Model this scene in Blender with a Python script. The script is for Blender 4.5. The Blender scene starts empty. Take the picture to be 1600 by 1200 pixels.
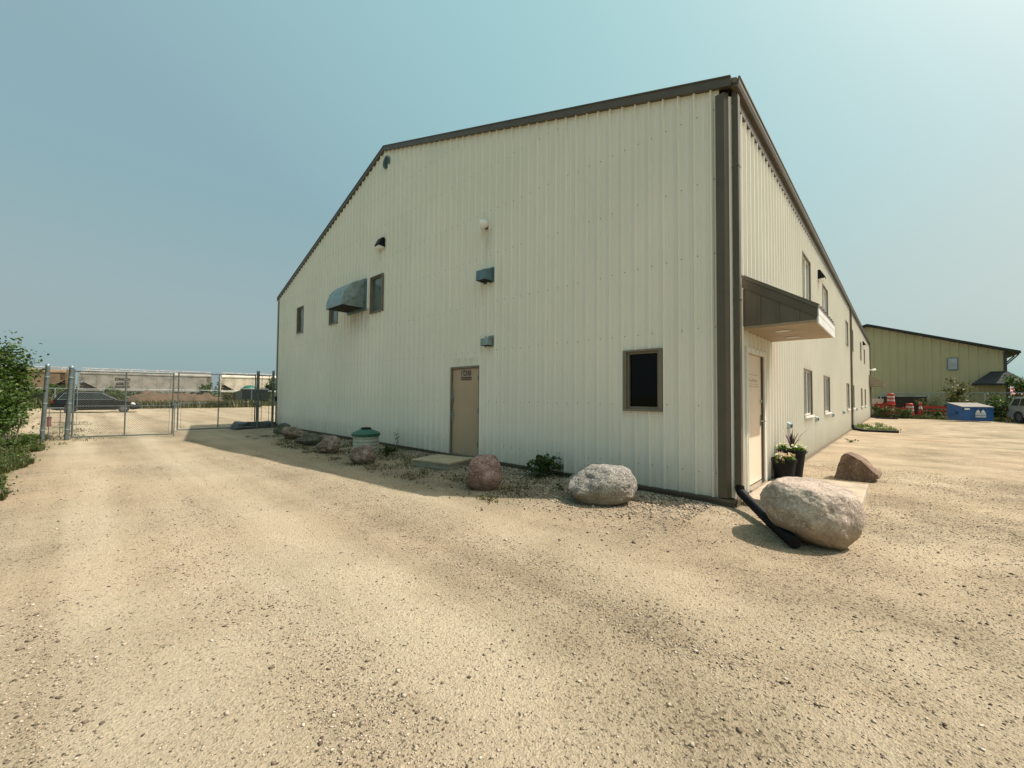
import bpy, bmesh, math, random
import numpy as np
from mathutils import Vector, Matrix, noise as mnoise
S = bpy.context.scene
COL = S.collection
rad = math.radians
# ------------------------------------------------------------------ camera, sky, sun, exposure
CX, CY, CZ = 1.71, -6.38, 1.55
cam = bpy.data.cameras.new("camera"); camo = bpy.data.objects.new("camera", cam); COL.objects.link(camo)
cam.sensor_width = 36.0; cam.sensor_fit = 'HORIZONTAL'; cam.lens = 14.2955
cam.clip_start = 0.05; cam.clip_end = 3000
RX = (0.7255358, 0.68813963, 0.00785161)
DN = (-0.01516045, 0.02738864, -0.99950989)
FW = (-0.68801742, 0.72506117, 0.03030395)
camo.matrix_world = Matrix(((RX[0], -DN[0], -FW[0], CX), (RX[1], -DN[1], -FW[1], CY), (RX[2], -DN[2], -FW[2], CZ), (0, 0, 0, 1)))
S.camera = camo

SUNV = Vector((0.585, 0.42, 1.0)).normalized()
ELEV = math.asin(SUNV.z); AZ = math.atan2(SUNV.x, SUNV.y)
W = bpy.data.worlds.new("World"); S.world = W; W.use_nodes = True
wn = W.node_tree.nodes; wl = W.node_tree.links
bg = wn['Background']
sky = wn.new('ShaderNodeTexSky'); sky.sky_type = 'NISHITA'; sky.sun_disc = False
sky.sun_elevation = ELEV; sky.sun_rotation = AZ
sky.air_density = 1.0; sky.dust_density = 5.5; sky.ozone_density = 1.6; sky.altitude = 200
hsv = wn.new('ShaderNodeHueSaturation'); hsv.inputs['Saturation'].default_value = 0.75
wl.new(sky.outputs[0], hsv.inputs['Color'])
tint = wn.new('ShaderNodeMixRGB'); tint.blend_type = 'MULTIPLY'; tint.inputs[0].default_value = 1.0
tint.inputs[2].default_value = (0.40, 0.117, 0.077, 1)
wl.new(hsv.outputs[0], tint.inputs[1])
haze = wn.new('ShaderNodeMixRGB'); haze.blend_type = 'ADD'; haze.inputs[0].default_value = 1.0
haze.inputs[2].default_value = (1.01, 2.46, 2.84, 1)      # even smoke haze over the whole sky
wl.new(tint.outputs[0], haze.inputs[1])
floor = wn.new('ShaderNodeMixRGB'); floor.blend_type = 'LIGHTEN'; floor.inputs[0].default_value = 1.0
floor.inputs[2].default_value = (1.72, 2.2, 2.2, 1)     # grey smoke down at the horizon
wl.new(haze.outputs[0], floor.inputs[1])
# bright aureole that thick haze spreads round the sun
tcw = wn.new('ShaderNodeTexCoord'); dt = wn.new('ShaderNodeVectorMath'); dt.operation = 'DOT_PRODUCT'
dt.inputs[1].default_value = tuple(SUNV); wl.new(tcw.outputs['Generated'], dt.inputs[0])
mx0 = wn.new('ShaderNodeMath'); mx0.operation = 'MAXIMUM'; mx0.inputs[1].default_value = 0.0; wl.new(dt.outputs['Value'], mx0.inputs[0])
pw = wn.new('ShaderNodeMath'); pw.operation = 'POWER'; pw.inputs[1].default_value = 11.0; wl.new(mx0.outputs[0], pw.inputs[0])
glow = wn.new('ShaderNodeMixRGB'); glow.blend_type = 'ADD'; glow.inputs[2].default_value = (1.04, 2.15, 1.85, 1)
wl.new(mx0.outputs[0], glow.inputs[0]); wl.new(floor.outputs[0], glow.inputs[1])
aur = wn.new('ShaderNodeMixRGB'); aur.blend_type = 'ADD'; aur.inputs[2].default_value = (14.0, 13.6, 12.6, 1)
wl.new(pw.outputs[0], aur.inputs[0]); wl.new(glow.outputs[0], aur.inputs[1])
sepw = wn.new('ShaderNodeSeparateXYZ'); wl.new(tcw.outputs['Generated'], sepw.inputs[0])
lowr = wn.new('ShaderNodeMapRange'); lowr.inputs['From Min'].default_value = 0.42; lowr.inputs['From Max'].default_value = 0.0; wl.new(sepw.outputs['Z'], lowr.inputs['Value'])
smoke = wn.new('ShaderNodeMixRGB'); smoke.blend_type = 'MULTIPLY'; smoke.inputs[2].default_value = (1.12, 0.99, 0.90, 1)   # browner smoke low down
wl.new(lowr.outputs[0], smoke.inputs[0]); wl.new(aur.outputs[0], smoke.inputs[1]); wl.new(smoke.outputs[0], bg.inputs['Color'])
bg.inputs['Strength'].default_value = 0.12
sun = bpy.data.lights.new("sun", 'SUN'); sun.energy = 4.7; sun.angle = rad(0.6); sun.color = (1.0, 0.91, 0.83)
suno = bpy.data.objects.new("sun", sun); COL.objects.link(suno)
suno.rotation_euler = SUNV.to_track_quat('Z', 'Y').to_euler(); suno.location = (20, 10, 40)
S.view_settings.view_transform = 'Standard'; S.view_settings.look = 'None'
S.view_settings.gamma = 1.0; S.view_settings.exposure = 0.40
S.cycles.max_bounces = 6; S.cycles.diffuse_bounces = 3; S.cycles.glossy_bounces = 3; S.cycles.transparent_max_bounces = 8

# ------------------------------------------------------------------ helpers
def link(o, parent=None):
    COL.objects.link(o)
    if parent is not None: o.parent = parent
    return o
def tag(o, label=None, cat=None, group=None, kind=None):
    if label: o['label'] = label
    if cat: o['category'] = cat
    if group: o['group'] = group
    if kind: o['kind'] = kind
    return o
def thing(name, label, cat, loc=(0, 0, 0), rz=0, group=None):
    o = bpy.data.objects.new(name, None); o.empty_display_size = .2
    link(o); o.location = loc; o.rotation_euler = (0, 0, rz)
    return tag(o, label, cat, group)
def copy_tree(o, parent=None):
    c = o.copy(); COL.objects.link(c); c.parent = parent
    for ch in list(o.children): copy_tree(ch, c)
    return c
class MB:
    def __init__(s): s.v = []; s.f = []; s.m = []
    def add(s, vs, fs, mi=0):
        b = len(s.v); s.v += [tuple(v) for v in vs]; s.f += [tuple(b + i for i in f) for f in fs]; s.m += [mi] * len(fs); return s
    def box(s, x0, x1, y0, y1, z0, z1, mi=0):
        vs = [(x0, y0, z0), (x1, y0, z0), (x1, y1, z0), (x0, y1, z0), (x0, y0, z1), (x1, y0, z1), (x1, y1, z1), (x0, y1, z1)]
        return s.add(vs, [(0, 3, 2, 1), (4, 5, 6, 7), (0, 1, 5, 4), (1, 2, 6, 5), (2, 3, 7, 6), (3, 0, 4, 7)], mi)
    def prism(s, poly, e, mi=0):      # poly: 3D points in a plane, extruded by vector e
        n = len(poly); e = Vector(e); p = [Vector(q) for q in poly]
        nrm = Vector((0, 0, 0))
        for i in range(n): nrm += p[i].cross(p[(i + 1) % n])
        if nrm.dot(e) > 0: p.reverse()
        vs = p + [q + e for q in p]
        fs = [tuple(range(n)), tuple(range(2 * n - 1, n - 1, -1))]
        fs += [(i, i + n, (i + 1) % n + n, (i + 1) % n) for i in range(n)]
        return s.add(vs, fs, mi)
    def tube(s, pts, r, seg=8, mi=0, cap=True):
        pts = [Vector(p) for p in pts]; n = len(pts)
        rs = r if isinstance(r, (list, tuple)) else [r] * n
        rings = []; up = None
        for i in range(n):
            t = (pts[min(i + 1, n - 1)] - pts[max(i - 1, 0)])
            if t.length < 1e-9: t = Vector((0, 0, 1))
            t.normalize()
            if up is None: up = Vector((0, 0, 1)) if abs(t.z) < .9 else Vector((1, 0, 0))
            a = t.cross(up).normalized(); b = a.cross(t).normalized(); up = b
            rings.append([pts[i] + (a * math.cos(2 * math.pi * k / seg) + b * math.sin(2 * math.pi * k / seg)) * rs[i] for k in range(seg)])
        vs = [q for R_ in rings for q in R_]; fs = []
        for i in range(n - 1):
            for k in range(seg):
                a0 = i * seg + k; a1 = i * seg + (k + 1) % seg
                fs.append((a0, a1, a1 + seg, a0 + seg))
        if cap: fs += [tuple(range(seg - 1, -1, -1)), tuple((n - 1) * seg + k for k in range(seg))]
        return s.add(vs, fs, mi)
    def lathe(s, prof, c=(0, 0, 0), seg=24, mi=0):   # prof: (r,z)
        vs = []; fs = []
        for (r, z) in prof:
            for k in range(seg):
                a = 2 * math.pi * k / seg; vs.append((c[0] + r * math.cos(a), c[1] + r * math.sin(a), c[2] + z))
        for i in range(len(prof) - 1):
            for k in range(seg):
                a0 = i * seg + k; a1 = i * seg + (k + 1) % seg
                fs.append((a0, a1, a1 + seg, a0 + seg))
        fs += [tuple(range(seg - 1, -1, -1)), tuple((len(prof) - 1) * seg + k for k in range(seg))]
        return s.add(vs, fs, mi)
    def build(s, name, mats, parent=None, smooth=False, bevel=0, loc=None, rz=0, segs=2):
        me = bpy.data.meshes.new(name); me.from_pydata(s.v, [], s.f)
        mats = mats if isinstance(mats, (list, tuple)) else [mats]
        for m in mats: me.materials.append(m)
        if len(mats) > 1: me.polygons.foreach_set('material_index', s.m)
        me.validate(); me.update()
        o = bpy.data.objects.new(name, me); link(o, parent)
        if smooth:
            me.polygons.foreach_set('use_smooth', [True] * len(me.polygons))
            try: me.set_sharp_from_angle(angle=rad(40))
            except Exception: pass
        if bevel:
            b = o.modifiers.new('bevel', 'BEVEL'); b.width = bevel; b.segments = segs; b.limit_method = 'ANGLE'; b.angle_limit = rad(35)
        if loc is not None: o.location = loc
        if rz: o.rotation_euler = (0, 0, rz)
        return o
def np_mesh(name, v, f, mat, parent=None, smooth=False):   # v (n,3), f (m,k)
    me = bpy.data.meshes.new(name); k = f.shape[1]
    me.vertices.add(len(v)); me.vertices.foreach_set('co', v.astype(np.float32).ravel())
    me.loops.add(f.size); me.loops.foreach_set('vertex_index', f.astype(np.int32).ravel())
    me.polygons.add(len(f)); me.polygons.foreach_set('loop_start', np.arange(0, f.size, k, dtype=np.int32))
    me.update(calc_edges=True); me.validate()
    me.materials.append(mat)
    if smooth: me.polygons.foreach_set('use_smooth', [True] * len(me.polygons))
    o = bpy.data.objects.new(name, me); return link(o, parent)

# ------------------------------------------------------------------ materials
def nodes(name):
    m = bpy.data.materials.new(name); m.use_nodes = True
    nt = m.node_tree; return m, nt, nt.nodes, nt.links, nt.nodes['Principled BSDF']
def N(nt, t, **k):
    n = nt.nodes.new(t)
    for a, b in k.items():
        if a.startswith('i_'): n.inputs[a[2:].replace('_', ' ')].default_value = b
        else: setattr(n, a, b)
    return n
def ramp(nt, fac, stops):
    r = nt.nodes.new('ShaderNodeValToRGB'); els = r.color_ramp.elements
    while len(els) < len(stops): els.new(.5)
    for e, (p, c) in zip(els, stops): e.position = p; e.color = (*c, 1) if len(c) == 3 else c
    nt.links.new(fac, r.inputs[0]); return r.outputs[0]
def mixc(nt, fac, a, b, mode='MIX'):
    m = nt.nodes.new('ShaderNodeMixRGB'); m.blend_type = mode
    for s, v in ((m.inputs[0], fac), (m.inputs[1], a), (m.inputs[2], b)):
        if isinstance(v, (int, float)): s.default_value = v
        elif isinstance(v, (tuple, list)): s.default_value = (*v, 1) if len(v) == 3 else v
        else: nt.links.new(v, s)
    return m.outputs[0]
def M(name, c, rough=.5, metal=0., var=.12, scale=3., bump=0., bscale=60., coat=0., spec=.5, stretch=None, dirt=None):
    m, nt, nn, L, P = nodes(name)
    tc = N(nt, 'ShaderNodeTexCoord'); vec = tc.outputs['Object']
    if stretch:
        mp = N(nt, 'ShaderNodeMapping'); mp.inputs['Scale'].default_value = stretch; L.new(vec, mp.inputs[0]); vec2 = mp.outputs[0]
    else: vec2 = vec
    nz = N(nt, 'ShaderNodeTexNoise', i_Scale=scale, i_Detail=6., i_Roughness=.6); L.new(vec2, nz.inputs['Vector'])
    d = dirt if dirt else tuple(x * (1 - 2.2 * var) for x in c)
    col = ramp(nt, nz.outputs['Fac'], [(.3, d), (.55, c), (.8, tuple(min(1, x * (1 + .6 * var)) for x in c))])
    L.new(col, P.inputs['Base Color'])
    P.inputs['Roughness'].default_value = rough; P.inputs['Metallic'].default_value = metal
    P.inputs['Specular IOR Level'].default_value = spec
    if coat: P.inputs['Coat Weight'].default_value = coat; P.inputs['Coat Roughness'].default_value = .05
    if bump:
        n2 = N(nt, 'ShaderNodeTexNoise', i_Scale=bscale, i_Detail=4.); L.new(vec, n2.inputs['Vector'])
        b = N(nt, 'ShaderNodeBump', i_Strength=bump, i_Distance=.02); L.new(n2.outputs['Fac'], b.inputs['Height']); L.new(b.outputs[0], P.inputs['Normal'])
    return m
def wall_mat(name, c, stains=()):
    """painted steel siding: faint vertical streaks, splash dirt at the foot, rust runs of their own shape"""
    m, nt, nn, L, P = nodes(name)
    g = N(nt, 'ShaderNodeNewGeometry'); pos = g.outputs['Position']
    mp = N(nt, 'ShaderNodeMapping'); mp.inputs['Scale'].default_value = (2.2, 2.2, .12); L.new(pos, mp.inputs[0])
    nz = N(nt, 'ShaderNodeTexNoise', i_Scale=2.5, i_Detail=5., i_Roughness=.65); L.new(mp.outputs[0], nz.inputs['Vector'])
    col = ramp(nt, nz.outputs['Fac'], [(.25, tuple(x * .965 for x in c)), (.55, c), (.85, tuple(min(1, x * 1.02) for x in c))])
    n2 = N(nt, 'ShaderNodeTexNoise', i_Scale=.5, i_Detail=3.); L.new(pos, n2.inputs['Vector'])
    col = mixc(nt, .5, col, ramp(nt, n2.outputs['Fac'], [(.3, (.84, .87, .84)), (.7, (1, 1, 1))]), 'MULTIPLY')
    # splashed dust on the lowest half metre
    sx = N(nt, 'ShaderNodeSeparateXYZ'); L.new(pos, sx.inputs[0])
    n3 = N(nt, 'ShaderNodeTexNoise', i_Scale=7., i_Detail=6.); L.new(mp.outputs[0], n3.inputs['Vector'])
    mr = N(nt, 'ShaderNodeMapRange'); mr.inputs['From Min'].default_value = .75; mr.inputs['From Max'].default_value = .0
    L.new(sx.outputs['Z'], mr.inputs['Value'])
    mm = N(nt, 'ShaderNodeMath', operation='MULTIPLY'); L.new(mr.outputs[0], mm.inputs[0]); L.new(n3.outputs['Fac'], mm.inputs[1])
    col = mixc(nt, mm.outputs[0], col, (.42, .38, .30))
    for (x0, x1, z0, z1, rc, st) in stains:
        fx = N(nt, 'ShaderNodeMapRange', interpolation_type='SMOOTHSTEP'); fx.inputs['From Min'].default_value = (x1 - x0) / 2; fx.inputs['From Max'].default_value = (x1 - x0) * .15
        a = N(nt, 'ShaderNodeMath', operation='SUBTRACT'); L.new(sx.outputs['X'], a.inputs[0]); a.inputs[1].default_value = (x0 + x1) / 2
        b = N(nt, 'ShaderNodeMath', operation='ABSOLUTE'); L.new(a.outputs[0], b.inputs[0]); L.new(b.outputs[0], fx.inputs['Value'])
        fz = N(nt, 'ShaderNodeMapRange', interpolation_type='SMOOTHSTEP'); fz.inputs['From Min'].default_value = z0; fz.inputs['From Max'].default_value = z1; L.new(sx.outputs['Z'], fz.inputs['Value'])
        ft = N(nt, 'ShaderNodeMath', operation='LESS_THAN'); L.new(sx.outputs['Z'], ft.inputs[0]); ft.inputs[1].default_value = z1 + .02
        p1 = N(nt, 'ShaderNodeMath', operation='MULTIPLY'); L.new(fx.outputs[0], p1.inputs[0]); L.new(fz.outputs[0], p1.inputs[1])
        p2 = N(nt, 'ShaderNodeMath', operation='MULTIPLY'); L.new(p1.outputs[0], p2.inputs[0]); L.new(ft.outputs[0], p2.inputs[1])
        mp4 = N(nt, 'ShaderNodeMapping'); mp4.inputs['Scale'].default_value = (9, 9, .5); L.new(pos, mp4.inputs[0])
        n4 = N(nt, 'ShaderNodeTexNoise', i_Scale=2., i_Detail=4.); L.new(mp4.outputs[0], n4.inputs['Vector'])
        cr = ramp(nt, n4.outputs['Fac'], [(.35, (0, 0, 0)), (.6, (1, 1, 1))])
        p3 = N(nt, 'ShaderNodeMath', operation='MULTIPLY'); L.new(p2.outputs[0], p3.inputs[0]); L.new(cr, p3.inputs[1])
        p4 = N(nt, 'ShaderNodeMath', operation='MULTIPLY'); L.new(p3.outputs[0], p4.inputs[0]); p4.inputs[1].default_value = st
        col = mixc(nt, p4.outputs[0], col, rc)
    L.new(col, P.inputs['Base Color']); P.inputs['Roughness'].default_value = .36; P.inputs['Specular IOR Level'].default_value = .5
    n5 = N(nt, 'ShaderNodeTexNoise', i_Scale=1.2, i_Detail=2.); L.new(pos, n5.inputs['Vector'])
    bp = N(nt, 'ShaderNodeBump', i_Strength=.12, i_Distance=.02); L.new(n5.outputs['Fac'], bp.inputs['Height']); L.new(bp.outputs[0], P.inputs['Normal'])
    return m
def granite(name, c1, c2, dark=(.10, .09, .085), low=None, sp=.50, bst=1.):
    m, nt, nn, L, P = nodes(name)
    tc = N(nt, 'ShaderNodeTexCoord'); v = tc.outputs['Object']
    n1 = N(nt, 'ShaderNodeTexNoise', i_Scale=3.5, i_Detail=8., i_Roughness=.7, i_Distortion=.8); L.new(v, n1.inputs['Vector'])
    col = ramp(nt, n1.outputs['Fac'], [(.34, tuple(x * .75 for x in c2)), (.44, c2), (.54, c1), (.68, tuple(min(1, x * 1.4) for x in c1))])
    n2 = N(nt, 'ShaderNodeTexNoise', i_Scale=55., i_Detail=5., i_Roughness=.7); L.new(v, n2.inputs['Vector'])
    col = mixc(nt, ramp(nt, n2.outputs['Fac'], [(sp - .12, (1, 1, 1)), (sp, (0, 0, 0))]), col, dark)
    n3 = N(nt, 'ShaderNodeTexNoise', i_Scale=38., i_Detail=4.); L.new(v, n3.inputs['Vector'])
    col = mixc(nt, ramp(nt, n3.outputs['Fac'], [(.58, (0, 0, 0)), (.68, (.7, .7, .7))]), col, tuple(min(1, x * 1.7) for x in c1))
    if low:   # browner towards the bottom, in a band with a ragged edge
        sx = N(nt, 'ShaderNodeSeparateXYZ'); L.new(v, sx.inputs[0])
        ad = N(nt, 'ShaderNodeMath', operation='ADD'); L.new(sx.outputs['Z'], ad.inputs[0])
        ms = N(nt, 'ShaderNodeMath', operation='MULTIPLY'); L.new(n1.outputs['Fac'], ms.inputs[0]); ms.inputs[1].default_value = -.25; L.new(ms.outputs[0], ad.inputs[1])
        mr = N(nt, 'ShaderNodeMapRange'); mr.inputs['From Min'].default_value = low[1]; mr.inputs['From Max'].default_value = low[1] - .12; L.new(ad.outputs[0], mr.inputs['Value'])
        m9 = N(nt, 'ShaderNodeMath', operation='MULTIPLY'); L.new(mr.outputs[0], m9.inputs[0]); m9.inputs[1].default_value = .65
        col = mixc(nt, m9.outputs[0], col, low[0])
    L.new(col, P.inputs['Base Color']); P.inputs['Roughness'].default_value = .85; P.inputs['Specular IOR Level'].default_value = .25
    n4 = N(nt, 'ShaderNodeTexNoise', i_Scale=26., i_Detail=7., i_Roughness=.7); L.new(v, n4.inputs['Vector'])
    vo = N(nt, 'ShaderNodeTexVoronoi', i_Scale=4., feature='DISTANCE_TO_EDGE'); 
    wv = mixc(nt, .12, v, n1.outputs['Color']); L.new(wv, vo.inputs['Vector'])
    cr = ramp(nt, vo.outputs['Distance'], [(0, (0, 0, 0)), (.03, (1, 1, 1))])
    hh = mixc(nt, .12, n4.outputs['Fac'], cr)
    b = N(nt, 'ShaderNodeBump', i_Strength=bst, i_Distance=.06); L.new(hh, b.inputs['Height']); L.new(b.outputs[0], P.inputs['Normal'])
    return m
def leaf_mat(name, a, b, c=None):
    m, nt, nn, L, P = nodes(name)
    g = N(nt, 'ShaderNodeNewGeometry')
    stops = [(0, a), (.6, b), (1, c or b)]
    col = ramp(nt, g.outputs['Random Per Island'], stops)
    L.new(col, P.inputs['Base Color']); P.inputs['Roughness'].default_value = .5; P.inputs['Specular IOR Level'].default_value = .3
    tr = N(nt, 'ShaderNodeBsdfTranslucent'); L.new(mixc(nt, 1., col, (1.3, 1.5, .7), 'MULTIPLY'), tr.inputs['Color'])
    mx = N(nt, 'ShaderNodeMixShader'); mx.inputs[0].default_value = .25
    L.new(P.outputs[0], mx.inputs[1]); L.new(tr.outputs[0], mx.inputs[2]); L.new(mx.outputs[0], nt.nodes['Material Output'].inputs['Surface'])
    return m
def ground_mat():
    m, nt, nn, L, P = nodes('gravel_ground')
    g = N(nt, 'ShaderNodeNewGeometry'); pos = g.outputs['Position']
    # wheel tracks along the drive: pale packed dust between strips of looser, darker gravel
    mp = N(nt, 'ShaderNodeMapping'); mp.inputs['Scale'].default_value = (.045, .85, 1); mp.inputs['Rotation'].default_value = (0, 0, rad(-3)); L.new(pos, mp.inputs[0])
    n1 = N(nt, 'ShaderNodeTexNoise', i_Scale=1.25, i_Detail=5., i_Roughness=.6, i_Distortion=.3); L.new(mp.outputs[0], n1.inputs['Vector'])
    n1b = N(nt, 'ShaderNodeTexNoise', i_Scale=.7, i_Detail=8., i_Roughness=.68); L.new(pos, n1b.inputs['Vector'])
    sxp = N(nt, 'ShaderNodeSeparateXYZ'); L.new(pos, sxp.inputs[0])
    mrx = N(nt, 'ShaderNodeMapRange'); L.new(sxp.outputs['X'], mrx.inputs['Value'])
    for nm_, vv in (('From Min', -1.), ('From Max', 3.), ('To Min', .42), ('To Max', .88)): mrx.inputs[nm_].default_value = vv
    patch = mixc(nt, mrx.outputs[0], n1.outputs['Fac'], n1b.outputs['Fac'])
    # worn wheel lanes (pale) and the loose ridge between them (dark)
    wv = N(nt, 'ShaderNodeTexNoise', i_Scale=.22, i_Detail=3.); L.new(pos, wv.inputs['Vector'])
    wy = N(nt, 'ShaderNodeMath', operation='MULTIPLY_ADD'); L.new(wv.outputs['Fac'], wy.inputs[0]); wy.inputs[1].default_value = 1.3; L.new(sxp.outputs['Y'], wy.inputs[2])
    fade = N(nt, 'ShaderNodeMapRange', interpolation_type='SMOOTHSTEP'); L.new(sxp.outputs['X'], fade.inputs['Value'])
    for nm_, vv in (('From Min', 3.5), ('From Max', -.5), ('To Min', 0.), ('To Max', 1.)): fade.inputs[nm_].default_value = vv
    for yc, hw, am in ((-4.1, .55, .085), (-5.6, .45, .085), (-2.1, .45, .05), (-3.1, .5, -.05), (-4.9, .3, -.02), (-6.5, .4, -.035)):
        a_ = N(nt, 'ShaderNodeMath', operation='SUBTRACT'); L.new(wy.outputs[0], a_.inputs[0]); a_.inputs[1].default_value = yc
        b_ = N(nt, 'ShaderNodeMath', operation='ABSOLUTE'); L.new(a_.outputs[0], b_.inputs[0])
        c_ = N(nt, 'ShaderNodeMapRange', interpolation_type='SMOOTHSTEP'); L.new(b_.outputs[0], c_.inputs['Value'])
        for nm_, vv in (('From Min', hw), ('From Max', 0.), ('To Min', 0.), ('To Max', am)): c_.inputs[nm_].default_value = vv
        d_ = N(nt, 'ShaderNodeMath', operation='MULTIPLY_ADD'); L.new(c_.outputs[0], d_.inputs[0]); L.new(fade.outputs[0], d_.inputs[1]); L.new(patch, d_.inputs[2]); patch = d_.outputs[0]
    col = ramp(nt, patch, [(.36, (.262, .216, .146)), (.45, (.312, .262, .178)), (.53, (.365, .31, .215)), (.63, (.425, .368, .264))])
    n2 = N(nt, 'ShaderNodeTexNoise', i_Scale=.35, i_Detail=3.); L.new(pos, n2.inputs['Vector'])
    col = mixc(nt, ramp(nt, n2.outputs['Fac'], [(.45, (0, 0, 0)), (.7, (.3, .3, .3))]), col, (.40, .285, .185))
    # sand grain, small pebbles, dark specks painting grit and the stones' small shadows
    n3 = N(nt, 'ShaderNodeTexNoise', i_Scale=48., i_Detail=6., i_Roughness=.75); L.new(pos, n3.inputs['Vector'])
    col = mixc(nt, .9, col, ramp(nt, n3.outputs['Fac'], [(.30, (.62, .58, .52)), (.46, (.96, .95, .93)), (.72, (1.16, 1.15, 1.12))]), 'MULTIPLY')
    v1 = N(nt, 'ShaderNodeTexVoronoi', i_Scale=85., i_Randomness=1.); L.new(pos, v1.inputs['Vector'])
    bw = N(nt, 'ShaderNodeRGBToBW'); L.new(v1.outputs['Color'], bw.inputs[0])
    col = mixc(nt, .6, col, ramp(nt, bw.outputs[0], [(.08, (.45, .42, .38)), (.25, (.88, .87, .85)), (.8, (1., 1., 1.)), (.95, (1.2, 1.19, 1.16))]), 'MULTIPLY')
    n6 = N(nt, 'ShaderNodeTexNoise', i_Scale=42., i_Detail=3., i_Roughness=.55); L.new(pos, n6.inputs['Vector'])
    gr = N(nt, 'ShaderNodeMath', operation='ADD'); L.new(n6.outputs['Fac'], gr.inputs[0])
    gm = N(nt, 'ShaderNodeMath', operation='MULTIPLY'); L.new(patch, gm.inputs[0]); gm.inputs[1].default_value = .5; 
    gx = N(nt, 'ShaderNodeMath', operation='MULTIPLY_ADD'); L.new(mrx.outputs[0], gx.inputs[0]); gx.inputs[1].default_value = -.09; L.new(gm.outputs[0], gx.inputs[2]); L.new(gx.outputs[0], gr.inputs[1])
    col = mixc(nt, ramp(nt, gr.outputs[0], [(.555, (.92, .92, .92)), (.605, (0, 0, 0))]), col, (.12, .095, .062))
    gap = n3.outputs['Fac']; v2 = v1
    # soil / turf where the vertex mask says so
    at = N(nt, 'ShaderNodeAttribute', attribute_name='turf')
    n4 = N(nt, 'ShaderNodeTexNoise', i_Scale=2.2, i_Detail=8., i_Roughness=.75); L.new(pos, n4.inputs['Vector'])
    ad = N(nt, 'ShaderNodeMath', operation='ADD'); L.new(at.outputs['Fac'], ad.inputs[0]); L.new(n4.outputs['Fac'], ad.inputs[1])
    tm = ramp(nt, ad.outputs[0], [(.0, (0, 0, 0)), (.98, (0, 0, 0)), (1.0, (1, 1, 1))])
    md = N(nt, 'ShaderNodeMapRange'); md.inputs['From Min'].default_value = .85; md.inputs['From Max'].default_value = 1.15; L.new(ad.outputs[0], md.inputs['Value'])
    n5 = N(nt, 'ShaderNodeTexNoise', i_Scale=9., i_Detail=6.); L.new(pos, n5.inputs['Vector'])
    tcol = ramp(nt, n5.outputs['Fac'], [(.3, (.05, .06, .02)), (.5, (.10, .12, .035)), (.7, (.22, .19, .08))])
    col = mixc(nt, md.outputs[0], col, tcol)
    L.new(col, P.inputs['Base Color']); P.inputs['Roughness'].default_value = .95; P.inputs['Specular IOR Level'].default_value = .1
    h = mixc(nt, .4, n3.outputs['Fac'], n6.outputs['Fac']); h = mixc(nt, .2, h, v2.outputs['Distance'])
    b = N(nt, 'ShaderNodeBump', i_Strength=1., i_Distance=.03); L.new(h, b.inputs['Height']); L.new(b.outputs[0], P.inputs['Normal'])
    return m
def stone_mat(name, stops):
    m, nt, nn, L, P = nodes(name)
    g = N(nt, 'ShaderNodeNewGeometry')
    L.new(ramp(nt, g.outputs['Random Per Island'], stops), P.inputs['Base Color'])
    P.inputs['Roughness'].default_value = .9; P.inputs['Specular IOR Level'].default_value = .2
    return m

m_wall = wall_mat('cream_steel_siding', (.77, .73, .635), stains=[(-12.3, -10.85, 3.4, 4.45, (.10, .09, .07), .55), (-11.15, -10.75, 3.3, 4.4, (.17, .10, .04), .75), (-5.32, -4.98, 4.5, 5.4, (.22, .18, .10), .5), (-6.5, -5.3, 2.2, 2.45, (.3, .25, .17), .3)])
m_screw = M('screw_heads', (.20, .185, .155), .5)
m_trim = M('brown_steel_trim', (.085, .068, .044), .45, var=.10, scale=2.)
m_trim2 = M('brown_window_trim', (.17, .142, .10), .45, var=.08)
m_roof = M('brown_roof_steel', (.14, .12, .09), .5)
m_soffit = M('tan_soffit', (.34, .255, .165), .6, stretch=(1, 12, 1), scale=1.5)
m_fascia = M('white_fascia', (.56, .555, .52), .5, var=.05)
m_door = M('tan_door_paint', (.41, .295, .19), .45, var=.05, scale=1.2)
m_door2 = M('beige_door_paint', (.66, .54, .40), .5, var=.05, scale=1.2)
m_jamb = M('cream_jamb', (.66, .64, .56), .5, var=.06)
m_glass = M('dark_window_glass', (.004, .004, .004), .03, var=.0, spec=.12)
m_glassb = M('window_glass_blind_reflection', (.10, .125, .12), .04, var=.25, scale=1.5, spec=.8)  # grey-blue base paints blinds and the sky's reflection into the panes
m_glassl = M('window_glass_pale_blind_reflection', (.34, .36, .37), .06, var=.15, scale=1., spec=.8)  # pale base paints blinds and a bright reflection into the glass
m_dark = M('dark_void', (.006, .006, .005), .9, var=0)
m_galv = M('galvanised_steel', (.26, .325, .32), .42, metal=.45, var=.2, scale=6.)
m_galv2 = M('blue_grey_steel', (.11, .19, .22), .45, metal=.25, var=.15, scale=6.)
m_gate = M('weathered_gate_steel', (.10, .125, .118), .55, metal=.15, var=.2, scale=8.)
m_wire = M('chain_wire', (.21, .205, .17), .5, metal=.2)
m_black = M('black_plastic', (.005, .005, .006), .55, var=.3, scale=10., spec=.18)
m_blackr = M('black_rubber_sheet', (.03, .034, .036), .5, var=.3, scale=5., bump=.4, bscale=8.)
m_white = M('white_plastic', (.74, .73, .68), .4, var=.05)
m_chrome = M('brushed_steel', (.55, .54, .51), .25, metal=1., var=.1)
m_concrete = M('pale_concrete', (.38, .315, .225), .85, var=.16, scale=4., bump=.3, bscale=90.)
m_wood = M('weathered_plywood', (.40, .33, .21), .8, var=.2, scale=3., stretch=(1, 7, 1), bump=.2)
m_wood_side = M('weathered_board', (.24, .22, .16), .8, var=.2, scale=3., stretch=(1, 1, 7), bump=.2)
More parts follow.
